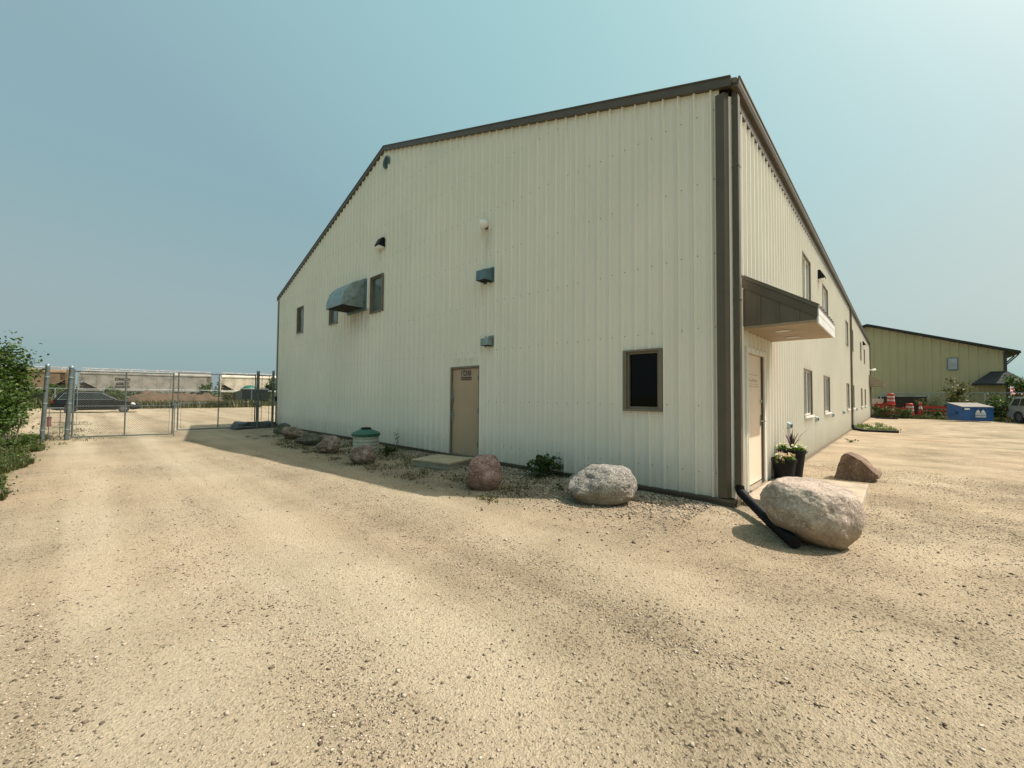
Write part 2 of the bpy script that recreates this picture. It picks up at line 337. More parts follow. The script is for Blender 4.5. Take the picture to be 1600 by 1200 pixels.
m_riser = M('grey_green_plastic', (.33, .36, .29), .6, var=.12, scale=5.)
m_lid = M('green_plastic_lid', (.02, .11, .075), .45, var=.15)
m_brown_metal = M('canopy_brown_steel', (.10, .085, .058), .5, var=.1)
m_maroon = M('maroon_ink', (.045, .012, .012), .5, var=.0)
m_plate = M('tan_sign_plate', (.34, .26, .19), .5, var=.06)
m_faint = M('faint_print', (.40, .33, .23), .6, var=.0)
m_trunk = M('bark', (.20, .17, .12), .9, var=.2, scale=12.)
m_ground = ground_mat()
m_leaf = leaf_mat('leaf_mid', (.018, .038, .006), (.05, .095, .014), (.10, .145, .03))
m_leafd = leaf_mat('leaf_dark', (.012, .028, .005), (.036, .072, .012), (.085, .13, .026))
m_leafo = leaf_mat('leaf_olive', (.035, .042, .010), (.085, .085, .022), (.16, .14, .045))
m_leaff = leaf_mat('leaf_fresh', (.05, .10, .012), (.10, .17, .025), (.20, .26, .06))
m_grass = leaf_mat('grass_blade', (.025, .034, .009), (.06, .07, .02), (.17, .145, .065))
m_stone = stone_mat('gravel_stones', [(0, (.06, .045, .035)), (.3, (.16, .125, .09)), (.5, (.34, .28, .205)), (.85, (.43, .36, .265)), (.97, (.52, .46, .37)), (1, (.32, .21, .15))])  # dark stones, the darkest tones also painting in shadows among them

# ------------------------------------------------------------------ ground
def fbm(x, y, s, o=3): return mnoise.fractal(Vector((x * s, y * s, 3.7)), 1.0, 2.0, o)
def smooth(a, b, t):
    t = max(0., min(1., (t - a) / (b - a))); return t * t * (3 - 2 * t)
def gz(x, y):
    d = math.hypot(x - CX, y - CY)
    z = .018 * fbm(x, y, .55) * min(1, d / 2) + .006 * fbm(x, y, 2.3)
    if -19.5 < x < .4: z += .05 * math.exp(-((y + .5) / .8) ** 2) * smooth(.4, -3, x)      # raised bed along the wall
    for yc in (-3.6, -5.3):                                                            # shallow wheel ruts along the drive
        if x < 2: z -= .022 * math.exp(-((y - yc - .25 * math.sin(x * .2)) / .33) ** 2) * smooth(2, -1, x)
    z += .03 * math.exp(-(((x + .3) / 1.1) ** 2 + ((y + .8) / .7) ** 2))               # heap of loose gravel at the corner
    if -40 < x < -5: z += .10 * smooth(-7.3, -8.6, y) * smooth(-5, -8, x)
    z += .9 * smooth(-80, -87, x)
    if d > 60: z = z * 1.0
    return z
def turf(x, y):
    t = 0.
    if x < 0: t = max(t, smooth(-6.9 - .0 * x, -7.6, y) * smooth(-4.5, -8.5, x) * smooth(-24, -20, x) * .75)
    t = max(t, smooth(-56, -61, x) * .8)
    if -19 < x < -2.5 and y < .2: t = max(t, .34 * math.exp(-((y + 1.1) / .7) ** 2))
    if x > -.5: t = max(t, smooth(38.8, 40.5, y + .18 * x) * .9)
    if -1 < x < 3 and 18 < y < 28: t = max(t, .5 * math.exp(-(((x - .7) / .9) ** 2 + ((y - 22.) / 2.6) ** 2)))
    if -29 < x < -15: t = max(t, .42 * math.exp(-((y + 6.9) / .8) ** 2))
    t = max(t, smooth(12, 20, x - 4 - .1 * y) * .7, smooth(-24, -30, y) * .8)
    return t
def make_ground():
    rr = [0.0]; r = .35
    while r < 900: rr.append(r); r *= 1.042
    na = 330; v = [(CX, CY, gz(CX, CY))]; tv = [0.]
    for r in rr[1:]:
        for k in range(na):
            a = 2 * math.pi * k / na; x = CX + r * math.cos(a); y = CY + r * math.sin(a)
            v.append((x, y, gz(x, y))); tv.append(turf(x, y))
    f = [(0, 1 + k, 1 + (k + 1) % na, 1 + k) for k in range(0)]
    tri = [(0, 1 + k, 1 + (k + 1) % na) for k in range(na)]
    for i in range(len(rr) - 2):
        b = 1 + i * na
        for k in range(na): f.append((b + k, b + na + k, b + na + (k + 1) % na, b + (k + 1) % na))
    me = bpy.data.meshes.new('ground'); me.from_pydata(v, [], tri + f); me.materials.append(m_ground)
    me.polygons.foreach_set('use_smooth', [True] * len(me.polygons))
    at = me.attributes.new('turf', 'FLOAT', 'POINT'); at.data.foreach_set('value', tv)
    me.update(); o = link(bpy.data.objects.new('ground', me)); tag(o, kind='structure'); return o
make_ground()

def patch_val(x, y): return .5 + .5 * fbm(x * .3, y * 1.0, .8, 4)
def make_gravel(n, seed=3):
    rng = np.random.default_rng(seed); random.seed(seed)
    base = np.array([(1, 0, 0), (-1, 0, 0), (0, 1, 0), (0, -1, 0), (0, 0, 1), (0, 0, -.6)], float)
    fc = np.array([(0, 2, 4), (2, 1, 4), (1, 3, 4), (3, 0, 4), (2, 0, 5), (1, 2, 5), (3, 1, 5), (0, 3, 5)])
    V = []; k = 0; F = []
    a0 = math.atan2(FW[1], FW[0]); cnt = 0
    while cnt < n:
        r = .9 + 11.5 * random.random() ** 1.25
        a = a0 + random.uniform(-1.12, 1.12)
        x = CX + r * math.cos(a); y = CY + r * math.sin(a)
        if (x < 0 and y > -.04): continue
        if 0 <= x < 1.36 and .2 < y < 2.75: continue
        p = patch_val(x, y)
        tb = 0.
        for yc, hw, am in ((-4.7, .5, -.3), (-6.2, .4, -.3), (-2.7, .4, -.15), (-3.75, .5, .3)):
            tb += am * math.exp(-((y - yc + .3 * fbm(x * .2, 1., 1.)) / hw) ** 2)
        p += tb * smooth(3.5, -.5, x)
        if y < -6.8 and x < -4: p = .3
        loose = math.exp(-(((x + .3) / 1.6) ** 2 + ((y + .9) / .9) ** 2)) * .7
        bed = .5 if (x < .3 and y > -2.1) else 0
        right = .35 * smooth(0, 3, x + .4 * y + 1)
        if random.random() > smooth(.42, .70, p) * .85 + .17 + loose + bed * .4 + right: continue
        s = random.lognormvariate(math.log(.0039), .48)
        if random.random() < .004: s *= 1.8
        s = min(s, .016)
        if r > 6 and s < .006: s *= 1.5
        q = base * (1 + rng.uniform(-.35, .35, (6, 1)))
        q = q * np.array((rng.uniform(.8, 1.4), rng.uniform(.7, 1.1), rng.uniform(.4, .8)))
        th = rng.uniform(0, 6.283); c, sn = math.cos(th), math.sin(th)
        q = q @ np.array(((c, sn, 0), (-sn, c, 0), (0, 0, 1)))
        q = q * s + np.array((x, y, gz(x, y) + s * .22))
        V.append(q); F.append(fc + 6 * cnt); cnt += 1
    o = np_mesh('gravel', np.concatenate(V), np.concatenate(F), m_stone)
    tag(o, kind='stuff'); return o
make_gravel(105000)
def make_bed(n):
    rng = np.random.default_rng(8); random.seed(8)
    base = np.array([(1, 0, 0), (-1, 0, 0), (0, 1, 0), (0, -1, 0), (0, 0, 1), (0, 0, -.6)], float)
    fc = np.array([(0, 2, 4), (2, 1, 4), (1, 3, 4), (3, 0, 4), (2, 0, 5), (1, 2, 5), (3, 1, 5), (0, 3, 5)]); V = []; F = []
    for k in range(n):
        x = random.uniform(-15.5, -.2) if random.random() < .7 else random.uniform(-6, -.2); y = -.05 - abs(random.gauss(0, 1)) * .85
        q = base * (1 + rng.uniform(-.35, .35, (6, 1))) * np.array((rng.uniform(.8, 1.4), rng.uniform(.7, 1.1), rng.uniform(.5, .9)))
        th = rng.uniform(0, 6.283); c, sn = math.cos(th), math.sin(th); s = min(.03, random.lognormvariate(math.log(.0105), .4))
        V.append((q @ np.array(((c, sn, 0), (-sn, c, 0), (0, 0, 1)))) * s + np.array((x, y, gz(x, y) + s * .2))); F.append(fc + 6 * k)
    tag(np_mesh('bed_gravel', np.concatenate(V), np.concatenate(F), m_stone), kind='stuff')
make_bed(22000)

# ------------------------------------------------------------------ foliage
def leaves(pts, size, rng, elong=1.7, flat=.0, dirs=None):
    """diamond leaves, one per point: returns v,f"""
    n = len(pts); pts = np.asarray(pts, float)
    d = rng.normal(size=(n, 3)); d[:, 2] *= .7
    if dirs is not None: d = np.asarray(dirs) + .35 * d
    d /= np.linalg.norm(d, axis=1)[:, None]
    u = rng.normal(size=(n, 3)); w = np.cross(d, u); w /= np.linalg.norm(w, axis=1)[:, None]
    nn = np.cross(d, w)
    s = (size * rng.uniform(.6, 1.35, n))[:, None]
    a = pts - d * s * .5; c = pts + d * s * .5; b = pts + w * s / elong * .5 + nn * s * .10; e = pts - w * s / elong * .5 + nn * s * .10
    v = np.stack([a, b, c, e], 1).reshape(-1, 3); f = np.arange(4 * n).reshape(-1, 4)
    return v, f
def clumped(rng, centers, n, jit):
    k = rng.integers(0, len(centers), n); c = np.asarray(centers)[k]
    return c[:, :3] + rng.normal(size=(n, 3)) * (c[:, 3:4] * jit)
def shrub(name, label, cat, loc, h, w, n, mat, size=.09, seed=1, stems=6, group=None, trunk_r=.02, low=.1, lean=0., tops=None):
    """trunk with limbs and a leafy crown built of uneven clumps"""
    rng = np.random.default_rng(seed); t = thing(name, label, cat, loc, 0, group)
    mb = MB(); cents = []
    for i in range(stems):
        a = rng.uniform(0, 6.283); bx, by = math.cos(a) * w * .12, math.sin(a) * w * .12
        hh = h * rng.uniform(.6, 1.0) if i else h
        tx, ty = math.cos(a) * w * rng.uniform(.1, .42) + lean, math.sin(a) * w * rng.uniform(.1, .42)
        pts = []
        for k in range(6):
            q = k / 5; pts.append((bx + (tx - bx) * q ** 1.3 + rng.normal() * .02 * h * (0 < k < 5), by + (ty - by) * q ** 1.3 + rng.normal() * .02 * h * (0 < k < 5), hh * q * .96 - .03))
        mb.tube(pts, [trunk_r * (1 - .8 * k / 5) for k in range(6)], 6)
        for k in range(5):
            q = low + (1 - low) * rng.uniform() ** .8
            j = min(4, int(q * 5)); p0 = Vector(pts[j]).lerp(Vector(pts[j + 1]), q * 5 - j)
            b = rng.uniform(0, 6.283); rr_ = w * .5 * rng.uniform(.25, 1.0) * (1.15 - .75 * q)
            e = p0 + Vector((math.cos(b) * rr_, math.sin(b) * rr_, rng.uniform(-.02, .16) * h))
            mb.tube([p0, p0.lerp(e, .5) + Vector((0, 0, .02 * h)), e], [trunk_r * .4, trunk_r * .28, trunk_r * .12], 5)
            for qq in (.45, .75, 1.): cents.append((*p0.lerp(e, qq), h * rng.uniform(.04, .10)))
        cents.append((*pts[-1], h * .05)); cents.append((*pts[-2], h * .07))
    mb.build('trunk', m_trunk, t, smooth=True)
    v, f = leaves(clumped(rng, cents, n, .8), size, rng)
    v[:, 2] = np.maximum(v[:, 2], .01)
    np_mesh('crown', v, f, mat, t)
    return t
def tuft_patch(name, pts_fn, n, h, mat, seed):
    """many grass blades: n bent strips"""
    rng = np.random.default_rng(seed); V = []; F = []
    for i in range(n):
        x, y = pts_fn(rng); z = gz(x, y) - .01
        hh = h * rng.uniform(.35, 1.3); a = rng.uniform(0, 6.283); w = hh * .045 + .003
        dx, dy = math.cos(a), math.sin(a); b = rng.uniform(.15, .9) * hh
        p = [(x - dy * w, y + dx * w, z), (x + dy * w, y - dx * w, z), (x + dx * b * .4 + dy * w * .7, y + dy * b * .4 - dx * w * .7, z + hh * .65), (x + dx * b * .4 - dy * w * .7, y + dy * b * .4 + dx * w * .7, z + hh * .65), (x + dx * b, y + dy * b, z + hh), (x + dx * b, y + dy * b, z + hh)]
        k = len(V); V += p; F += [(k, k + 1, k + 2, k + 3), (k + 3, k + 2, k + 4, k + 5)]
    o = np_mesh(name, np.array(V), np.array(F), mat); tag(o, kind='stuff'); return o
# ------------------------------------------------------------------ main building
def ub(mb, wall, u0, u1, n0, n1, z0, z1, mi=0):
    if wall == 'gable': mb.box(u0, u1, -n1, -n0, z0, z1, mi)
    else: mb.box(n0, n1, u0, u1, z0, z1, mi)
    return mb
def uv3(wall, u, n, z): return (u, -n, z) if wall == 'gable' else (n, u, z)
PITCH = .242
def rib(u, ph):
    q = ((u - ph) % PITCH); q = min(q, PITCH - q)
    return q
def profile(u0, u1, ph, extra):
    us = {}
    k0 = int(math.floor((u0 - ph) / PITCH)) - 1; k1 = int(math.ceil((u1 - ph) / PITCH)) + 1
    pts = []
    for k in range(k0, k1 + 1):
        c = ph + k * PITCH
        pts += [(c - .034, 0), (c - .008, .047), (c + .008, .047), (c + .034, 0)]
        for m in (.085, .157): pts += [(c + m - .012, 0), (c + m - .006, .007), (c + m + .006, .007), (c + m + .012, 0)]
    pts.sort(); xs = [p[0] for p in pts]; hs = [p[1] for p in pts]
    out = [(u, float(np.interp(u, xs, hs))) for u in [u0, u1] + list(extra)] + [p for p in pts if u0 < p[0] < u1]
    out.sort(); return out
def siding(name, wall, u0, u1, zb, zt, holes, mats, parent, ph=0., nbase=0., screws=(), breaks=()):
    ex = [h[i] for h in holes for i in (0, 1)] + list(breaks)
    P = profile(u0, u1, ph, [e for e in ex if u0 < e < u1]); mb = MB()
    for (a, ha), (b, hb) in zip(P[:-1], P[1:]):
        if b - a < 1e-6: continue
        mid = (a + b) / 2; cuts = sorted([(h[2], h[3]) for h in holes if h[0] < mid < h[1]])
        z = zb; segs = []
        for c0, c1 in cuts:
            if c0 > z: segs.append((z, z, c0, c0))
            z = max(z, c1)
        segs.append((z, z, zt(a), zt(b)))
        for (za, zb_, zc, zd) in segs:
            q = [uv3(wall, a, nbase + ha, za), uv3(wall, b, nbase + hb, zb_), uv3(wall, b, nbase + hb, zd), uv3(wall, a, nbase + ha, zc)]
            mb.add(q, [(0, 1, 2, 3)], 0)
    for zs in screws:
        k = int(math.ceil((u0 - ph) / PITCH))
        while ph + k * PITCH < u1:
            c = ph + k * PITCH + .033; z = zs + random.uniform(-.012, .012)
            if z < zt(c) - .15 and u0 + .2 < c < u1 - .05 and not any(h[0] - .06 < c < h[1] + .06 and h[2] - .06 < z < h[3] + .06 for h in holes) and random.random() < .9:
                r = .0105
                ring = [(c + r * math.cos(t * math.pi / 3), z + r * math.sin(t * math.pi / 3)) for t in range(6)]
                vs = [uv3(wall, x, nbase + .0005, y) for x, y in ring] + [uv3(wall, x, nbase + .007, y) for x, y in ring]
                mb.add(vs, [tuple(range(6, 12))] + [(i, (i + 1) % 6, (i + 1) % 6 + 6, i + 6) for i in range(6)], 1)
            k += 1
    return mb.build(name, mats, parent)
WL, WD = -19.9, 38.6            # gable width, building length
EAVE, RIDGE = 6.19, 9.41
def ztop(x): return EAVE + (RIDGE - EAVE) * (1 - abs(x - WL / 2) / (-WL / 2))
bld = thing('metal_building', 'large two storey cream steel-sided building with brown trim and low gable roof', 'building', (0, 0, 0))
GW = [(-1.67, -1.02, 1.36, 2.31, 'd'), (-10.69, -9.91, 4.22, 5.34, 'b'), (-13.88, -13.12, 4.22, 5.30, 'b'), (-17.27, -16.53, 4.23, 5.30, 'b')]
GD = (-6.46, -5.35, .10, 2.27)
siding('gable_wall', 'gable', WL + .05, -.15, .10, lambda u: ztop(u) - .10, [g[:4] for g in GW] + [(GD[0], GD[1], .05, GD[3])], [m_wall, m_screw], bld, ph=-.26,
       screws=(.45, 1.43, 2.6, 3.7, 4.8, 5.85, 6.9, 7.9, 8.7), breaks=(WL / 2,))
SW = [(5.76, 7.05, 1.13, 2.27, 2, 'd'), (9.46, 10.93, 1.12, 2.25, 2, 'd'), (17.3, 18.5, 1.1, 2.23, 2, 'b'), (20.3, 21.5, 1.1, 2.23, 1, 'b'), (27.0, 28.3, 1.1, 2.2, 1, 'b'), (30.9, 32.2, 1.1, 2.2, 1, 'b'),
      (5.78, 7.02, 4.08, 5.18, 2, 'l'), (9.42, 10.75, 4.08, 5.14, 2, 'l'), (17.2, 18.4, 4.05, 5.1, 2, 'l'), (20.2, 21.4, 4.05, 5.1, 1, 'b'), (26.8, 28.0, 4.05, 5.1, 1, 'b'), (30.6, 31.8, 4.05, 5.0, 1, 'b')]
SD = (.72, 1.76, .14, 2.27)
siding('side_wall', 'side', .06, WD, .10, lambda u: 6.0, [w[:4] for w in SW] + [(SD[0], SD[1], .05, SD[3])], [m_wall, m_screw], bld, ph=.42, screws=(.5, 1.5, 2.7, 3.9, 4.6, 5.5))
mb = MB()
mb.prism([(WL, WD - .02, 0), (0, WD - .02, 0), (0, WD - .02, 6.0), (WL / 2, WD - .02, RIDGE - .1), (WL, WD - .02, 6.0)], (0, .02, 0)); mb.build('rear_wall', m_wall, bld)
MB().box(WL, WL + .02, .05, WD - .03, 0, 6.05).build('far_side_wall', m_wall, bld)
MB().box(WL + .3, -.3, .3, WD - .3, .2, 5.95).build('interior_dark_box', m_dark, bld)  # black box standing in for the unlit inside behind the panes
# roof: two pitched slabs
for s in (0, 1):
    xe = .10 if s == 0 else WL - .10; ze = EAVE - .03
    p = [(xe, -.05, ze), (WL / 2, -.05, RIDGE - .0), (WL / 2, -.05, RIDGE - .07), (xe, -.05, ze - .07)]
    MB().prism(p, (0, WD + .1, 0)).build('roof_slope', m_roof, bld)
# rake trim along the gable
for s in (0, 1):
    xe = .03 if s == 0 else WL - .05; ze = EAVE
    p = [(xe, -.075, ze + .012), (WL / 2, -.075, RIDGE + .012), (WL / 2, -.075, RIDGE - .135), (xe, -.075, ze - .13)]
    mb = MB().prism(p, (0, .072, 0))
    q = [(a, -.087, b) for a, b in ((xe, ze + .02), (WL / 2, RIDGE + .02), (WL / 2, RIDGE - .0), (xe, ze - .0))]
    mb.prism(q, (0, .010, 0))
    mb.build('rake_trim', m_trim, bld)
# corner and base trim
mb = MB().prism([(-.19, -.05, .125), (-.072, -.05, .125), (-.028, .016, .125), (-.09, .016, .125), (-.19, -.002, .125)], (0, 0, 5.9)); mb.build('corner_trim', m_trim, bld)
MB().prism([(-.029, .017, .125), (.0, .060, .125), (-.05, .060, .125), (-.09, .017, .125)], (0, 0, 5.85)).build('wall_return', m_wall, bld)
MB().box(WL - .03, WL + .12, -.035, -.002, .02, 6.04).build('corner_trim', m_trim, bld)
mb = MB().box(WL - .02, .02, -.045, -.0, -.15, .06).box(WL - .02, .035, -.062, -.0, .062, .112).box(.0, .045, .0, .24, -.15, .06).box(.0, .05, .002, .22, .062, .112)
mb.build('base_trim', m_trim, bld, bevel=.006)
mb = MB().box(0, .03, 2.72, WD, -.1, .115); mb.build('base_trim', m_trim2, bld)
MB().box(0.001, .047, .06, WD, 5.88, 6.055).build('eave_trim', m_trim, bld)
# gutter: open trough with a rolled front lip
mb = MB()
gp = [(.02, 6.045), (.105, 6.045), (.125, 6.09), (.125, 6.15), (.14, 6.16), (.14, 6.175), (.112, 6.175), (.112, 6.10), (.098, 6.06), (.032, 6.06), (.032, 6.16), (.02, 6.16)]
mb.prism([(x, -.03, z) for x, z in gp], (0, WD + .05, 0))
mb.box(.033, .111, -.028, -.022, 6.062, 6.15); mb.build('gutter', m_trim, bld)
def downspout(y, foot=.26, x=.05):
    mb = MB().box(x, x + .08, y - .05, y + .05, foot, 5.97).box(x - .006, x + .086, y - .054, y + .054, 2.95, 2.99).box(x - .006, x + .086, y - .054, y + .054, 4.9, 4.94)
    return mb.build('downspout', m_trim, bld, bevel=.012)
downspout(.088, .26, .014); downspout(19.45, .2); downspout(38.3, .2)
# windows
def window(wall, u0, u1, z0, z1, mull, g, ledge=False):
    t = .042; mb = MB()
    ub(mb, wall, u0 - .012, u0 + t, -.07, .058, z0, z1); ub(mb, wall, u1 - t, u1 + .012, -.07, .058, z0, z1)
    ub(mb, wall, u0 - .012, u1 + .012, -.07, .060, z1, z1 + t * .8); ub(mb, wall, u0 - .012, u1 + .012, -.07, .062, z0 - t * .9, z0)
    w = mb.build('window', m_trim2, bld, bevel=.004)
    a0, a1, b0, b1 = u0 + t + .001, u1 - t - .001, z0 + .001, z1 - .001; s = .035; mb = MB()
    ub(mb, wall, a0, a0 + s, -.06, .018, b0, b1); ub(mb, wall, a1 - s, a1, -.06, .018, b0, b1)
    ub(mb, wall, a0 + s, a1 - s, -.06, .016, b0, b0 + s); ub(mb, wall, a0 + s, a1 - s, -.06, .016, b1 - s, b1)
    if mull == 2: c = (a0 + a1) / 2; ub(mb, wall, c - .03, c + .03, -.06, .02, b0 + s, b1 - s)
    mb.build('sash', m_trim2 if wall == 'gable' else m_jamb, w)
    gm = {'d': m_glass, 'b': m_glassb, 'l': m_glassl}[g]
    if mull == 2:
        for x0, x1 in ((a0 + s, c - .03), (c + .03, a1 - s)): ub(MB(), wall, x0, x1, -.045, -.03, b0 + s, b1 - s).build('pane', gm, w)
    else: ub(MB(), wall, a0 + s, a1 - s, -.045, -.03, b0 + s, b1 - s).build('pane', gm, w)
    if ledge: ub(MB(), wall, u0 - .03, u1 + .03, .063, .095, z0 - .06, z0 - .01).build('sill', m_jamb, w)
    return w
for (a, b, c, d, g) in GW: window('gable', a, b, c, d, 1, g)
for (a, b, c, d, mu, g) in SW: window('side', a, b, c, d, mu, g, ledge=c < 2)
# text helper
def text_geo(body, size, bold=0.):
    cu = bpy.data.curves.new('lettering', 'FONT'); cu.body = body; cu.size = size; cu.align_x = 'CENTER'; cu.align_y = 'CENTER'; cu.offset = bold; cu.resolution_u = 3
    ob = bpy.data.objects.new('lettering', cu); COL.objects.link(ob)
    dg = bpy.context.evaluated_depsgraph_get(); dg.update()
    me = bpy.data.meshes.new_from_object(ob.evaluated_get(dg))
    v = [tuple(q.co) for q in me.vertices]; f = [tuple(p.vertices) for p in me.polygons]
    bpy.data.objects.remove(ob); bpy.data.meshes.remove(me); bpy.data.curves.remove(cu)
    return v, f
def put_text(mb, body, size, fn, sx=1., mi=0, bold=0.):
    v, f = text_geo(body, size, bold); mb.add([fn(x * sx, y) for x, y, _ in v], f, mi); return mb
# gable door
d0, d1, dz0, dz1 = GD
mb = MB()
ub(mb, 'gable', d0, d0 + .05, -.08, .03, .10, dz1); ub(mb, 'gable', d1 - .05, d1, -.08, .03, .10, dz1); ub(mb, 'gable', d0 + .05, d1 - .05, -.08, .032, dz1 - .05, dz1)
ub(mb, 'gable', d0 + .05, d1 - .05, -.08, .05, .095, .125, 0)
mb.build('door_frame', m_trim2, bld, bevel=.004)
mb = MB(); ub(mb, 'gable', d0 + .053, d1 - .053, -.06, -.012, .13, dz1 - .055)
door = mb.build('door', m_door, bld, bevel=.003); tag(door, 'tan steel door with maroon sign near its top')
for zc in (.42, 1.2, 1.98): ub(MB(), 'gable', d1 - .062, d1 - .035, -.011, .034, zc - .06, zc + .06).build('hinge', m_brown_metal, door)
mb = MB(); ub(mb, 'gable', d0 + .035, d0 + .10, -.0115, .005, .90, 1.22)
mb.tube([uv3('gable', d0 + .075, .005, 1.08), uv3('gable', d0 + .075, .055, 1.08), uv3('gable', d0 + .20, .058, 1.075)], .014, 8); mb.build('handle', m_galv, door)
mb = MB(); ub(mb, 'gable', d0 + .035, d0 + .095, -.0115, .006, 1.34, 1.68); mb.tube([uv3('gable', d0 + .085, .006, 1.5), uv3('gable', d0 + .085, .035, 1.5), uv3('gable', d0 + .13, .036, 1.5)], .02, 10); mb.build('latch_guard', m_galv, door)
sc = ((-6.055 + -5.675) / 2 - .02, 2.06)
mb = MB(); ub(mb, 'gable', sc[0] - .20, sc[0] + .20, -.0115, -.006, sc[1] - .13, sc[1] + .13, 0)
f_ = lambda x, y: (sc[0] + .035 + x, .0045, sc[1] + .035 + y)
put_text(mb, 'OSI', .165, f_, 1.15, 1, .006)
pts = []
for k in range(15):
    a = rad(60 + 175 * k / 14); pts.append((sc[0] - .04 + .15 * math.cos(a), .0050, sc[1] + .04 + .085 * math.sin(a)))
mb.tube(pts, [.0035 + .004 * math.sin(math.pi * k / 14) for k in range(15)], 5, 1)
ub(mb, 'gable', sc[0] - .195, sc[0] + .195, -.0058, -.004, sc[1] - .125, sc[1] - .048, 1)
rs = random.Random(4); x = sc[0] - .18
while x < sc[0] + .17:
    w = rs.uniform(.012, .022); ub(mb, 'gable', x, x + w * .6, -.0038, -.002, sc[1] - .11, sc[1] - .065 - rs.choice((0, .012)), 0); x += w + .008
mb.build('sign', [m_plate, m_maroon], door)
# side door in its cream jambs
e0, e1, ez0, ez1 = SD
mb = MB()
ub(mb, 'side', e0 - .10, e0, -.08, .036, .12, ez1 + .08); ub(mb, 'side', e1, e1 + .12, -.08, .036, .12, ez1 + .08); ub(mb, 'side', e0, e1, -.08, .034, ez1, ez1 + .08)
mb.build('door_frame', m_jamb, bld, bevel=.004)
mb = MB(); ub(mb, 'side', e0 - .0, e1 + .0, -.08, .07, .121, .15); mb.build('threshold', m_chrome, bld)
mb = MB(); ub(mb, 'side', e0 + .012, e1 - .02, -.06, -.02, .16, ez1 - .01)
door2 = mb.build('door', m_door2, bld, bevel=.003); tag(door2, 'beige entrance door under the canopy')
ub(MB(), 'side', e1 - .019, e1 - .003, -.06, .012, .15, ez1 - .002).build('weather_strip', m_brown_metal, door2); ub(MB(), 'side', e0 + .001, e0 + .010, -.06, .0, .15, ez1 - .002).build('weather_strip', m_brown_metal, door2)
mb = MB(); ub(mb, 'side', e1 - .12, e1 - .05, -.0195, -.01, 1.08, 1.26)
mb.tube([uv3('side', e1 - .085, -.01, 1.16), uv3('side', e1 - .085, .055, 1.16), uv3('side', e1 - .19, .058, 1.155)], .013, 8)
mb.build('handle', m_chrome, door2)
MB().tube([uv3('side', e1 - .085, -.019, 1.5), uv3('side', e1 - .085, .008, 1.5)], .028, 12).build('deadbolt', m_chrome, door2)
mb = MB()
for zc, hh in ((1.93, .010), (1.775, .010), (1.735, .014)): ub(mb, 'side', e0 + .1, e1 - .18, -.0195, -.0185, zc, zc + hh)
rs = random.Random(9)
x = e0 + .14
while x < e1 - .25:
    w = rs.uniform(.03, .07); ub(mb, 'side', x, x + w, -.0195, -.0183, 1.82, 1.865 + rs.uniform(-.02, .03)); x += w + .03
mb.build('lettering', m_faint, door2)
# entrance canopy
c0, c1, cp = .42, 2.33, .93
def canopy(c0, c1, cp, zb, zf, zw, light=True):
    mb = MB(); ov = -.03
    mb.prism([(.022, c0 - .02, zw), (cp + ov + .05, c0 - .02, zf + .02), (cp + ov + .05, c0 - .02, zf - .03), (.022, c0 - .02, zw - .05)], (0, c1 - c0 + .06, 0))
    y = c0 + .06
    while y < c1:       # ribs of the roof sheet
        mb.prism([(.022, y, zw + .02), (cp + ov + .055, y, zf + .04), (cp + ov + .055, y, zf + .021), (.022, y, zw + .001)], (0, .03, 0)); y += .24
    cn = mb.build('canopy', m_brown_metal, bld)
    # closed side: panel, rake board, battens
    MB().prism([(.022, c1, zb + .04), (cp, c1, zb + .04), (cp, c1, zb + .10), (.022, c1, zw - .17)], (0, -.02, 0)).build('side_panel', m_brown_metal, cn)
    mb = MB().prism([(.022, c0, zb + .04), (cp, c0, zb + .04), (cp, c0, zb + .10), (.022, c0, zw - .17)], (0, .02, 0))
    for x in (.03, .24, .47, .71):
        zt_ = zw - .21 - (zw - .17 - zb - .10) * x / cp
        mb.box(x, x + .028, c0 - .012, c0 - .001, zb + .042, zt_)
    mb.build('side_panel', m_brown_metal, cn)
    for yy, e in ((c0 - .018, .016), (c1 + .002, .016)):
        MB().prism([(.022, yy, zw - .055), (cp + .01, yy, zf - .03), (cp + .01, yy, zb + .07), (.022, yy, zw - .19)], (0, e, 0)).build('rake_board', m_trim, cn)
    mb = MB(); n = 9
    for k in range(n):
        a = c0 + (c1 - c0) * k / n; mb.box(.022, cp, a + .004, a + (c1 - c0) / n - .004, zb, zb + .03)
    mb.box(.022, cp, c0 + .001, c1 - .001, zb + .012, zb + .038); mb.build('soffit', m_soffit, cn)
    MB().box(cp + .002, cp + .022, c0 - .01, c1 + .01, zb - .012, zb + .10).build('fascia', m_fascia, cn)
    MB().box(cp + .002, cp + .024, c0 - .01, c1 + .01, zb + .104, zf - .03).build('fascia', m_fascia, cn)
    if light:
        for yy in (.95, 1.8): MB().lathe([(.10, zb - .008), (.085, zb - .012), (.08, zb - .004), (.0, zb - .002)], (.45, yy, 0), 20).build('recessed_light', m_fascia, cn)
    return cn
canopy(c0, c1, cp, 2.585, 2.80, 3.41)
mb = MB().prism([(.022, 36.6, 3.5), (.95, 36.6, 2.85), (.95, 36.6, 2.55), (.022, 36.6, 2.55)], (0, 1.9, 0)); cn2 = mb.build('canopy', m_trim2, bld); tag(cn2, 'small brown canopy at the far end of the side wall')

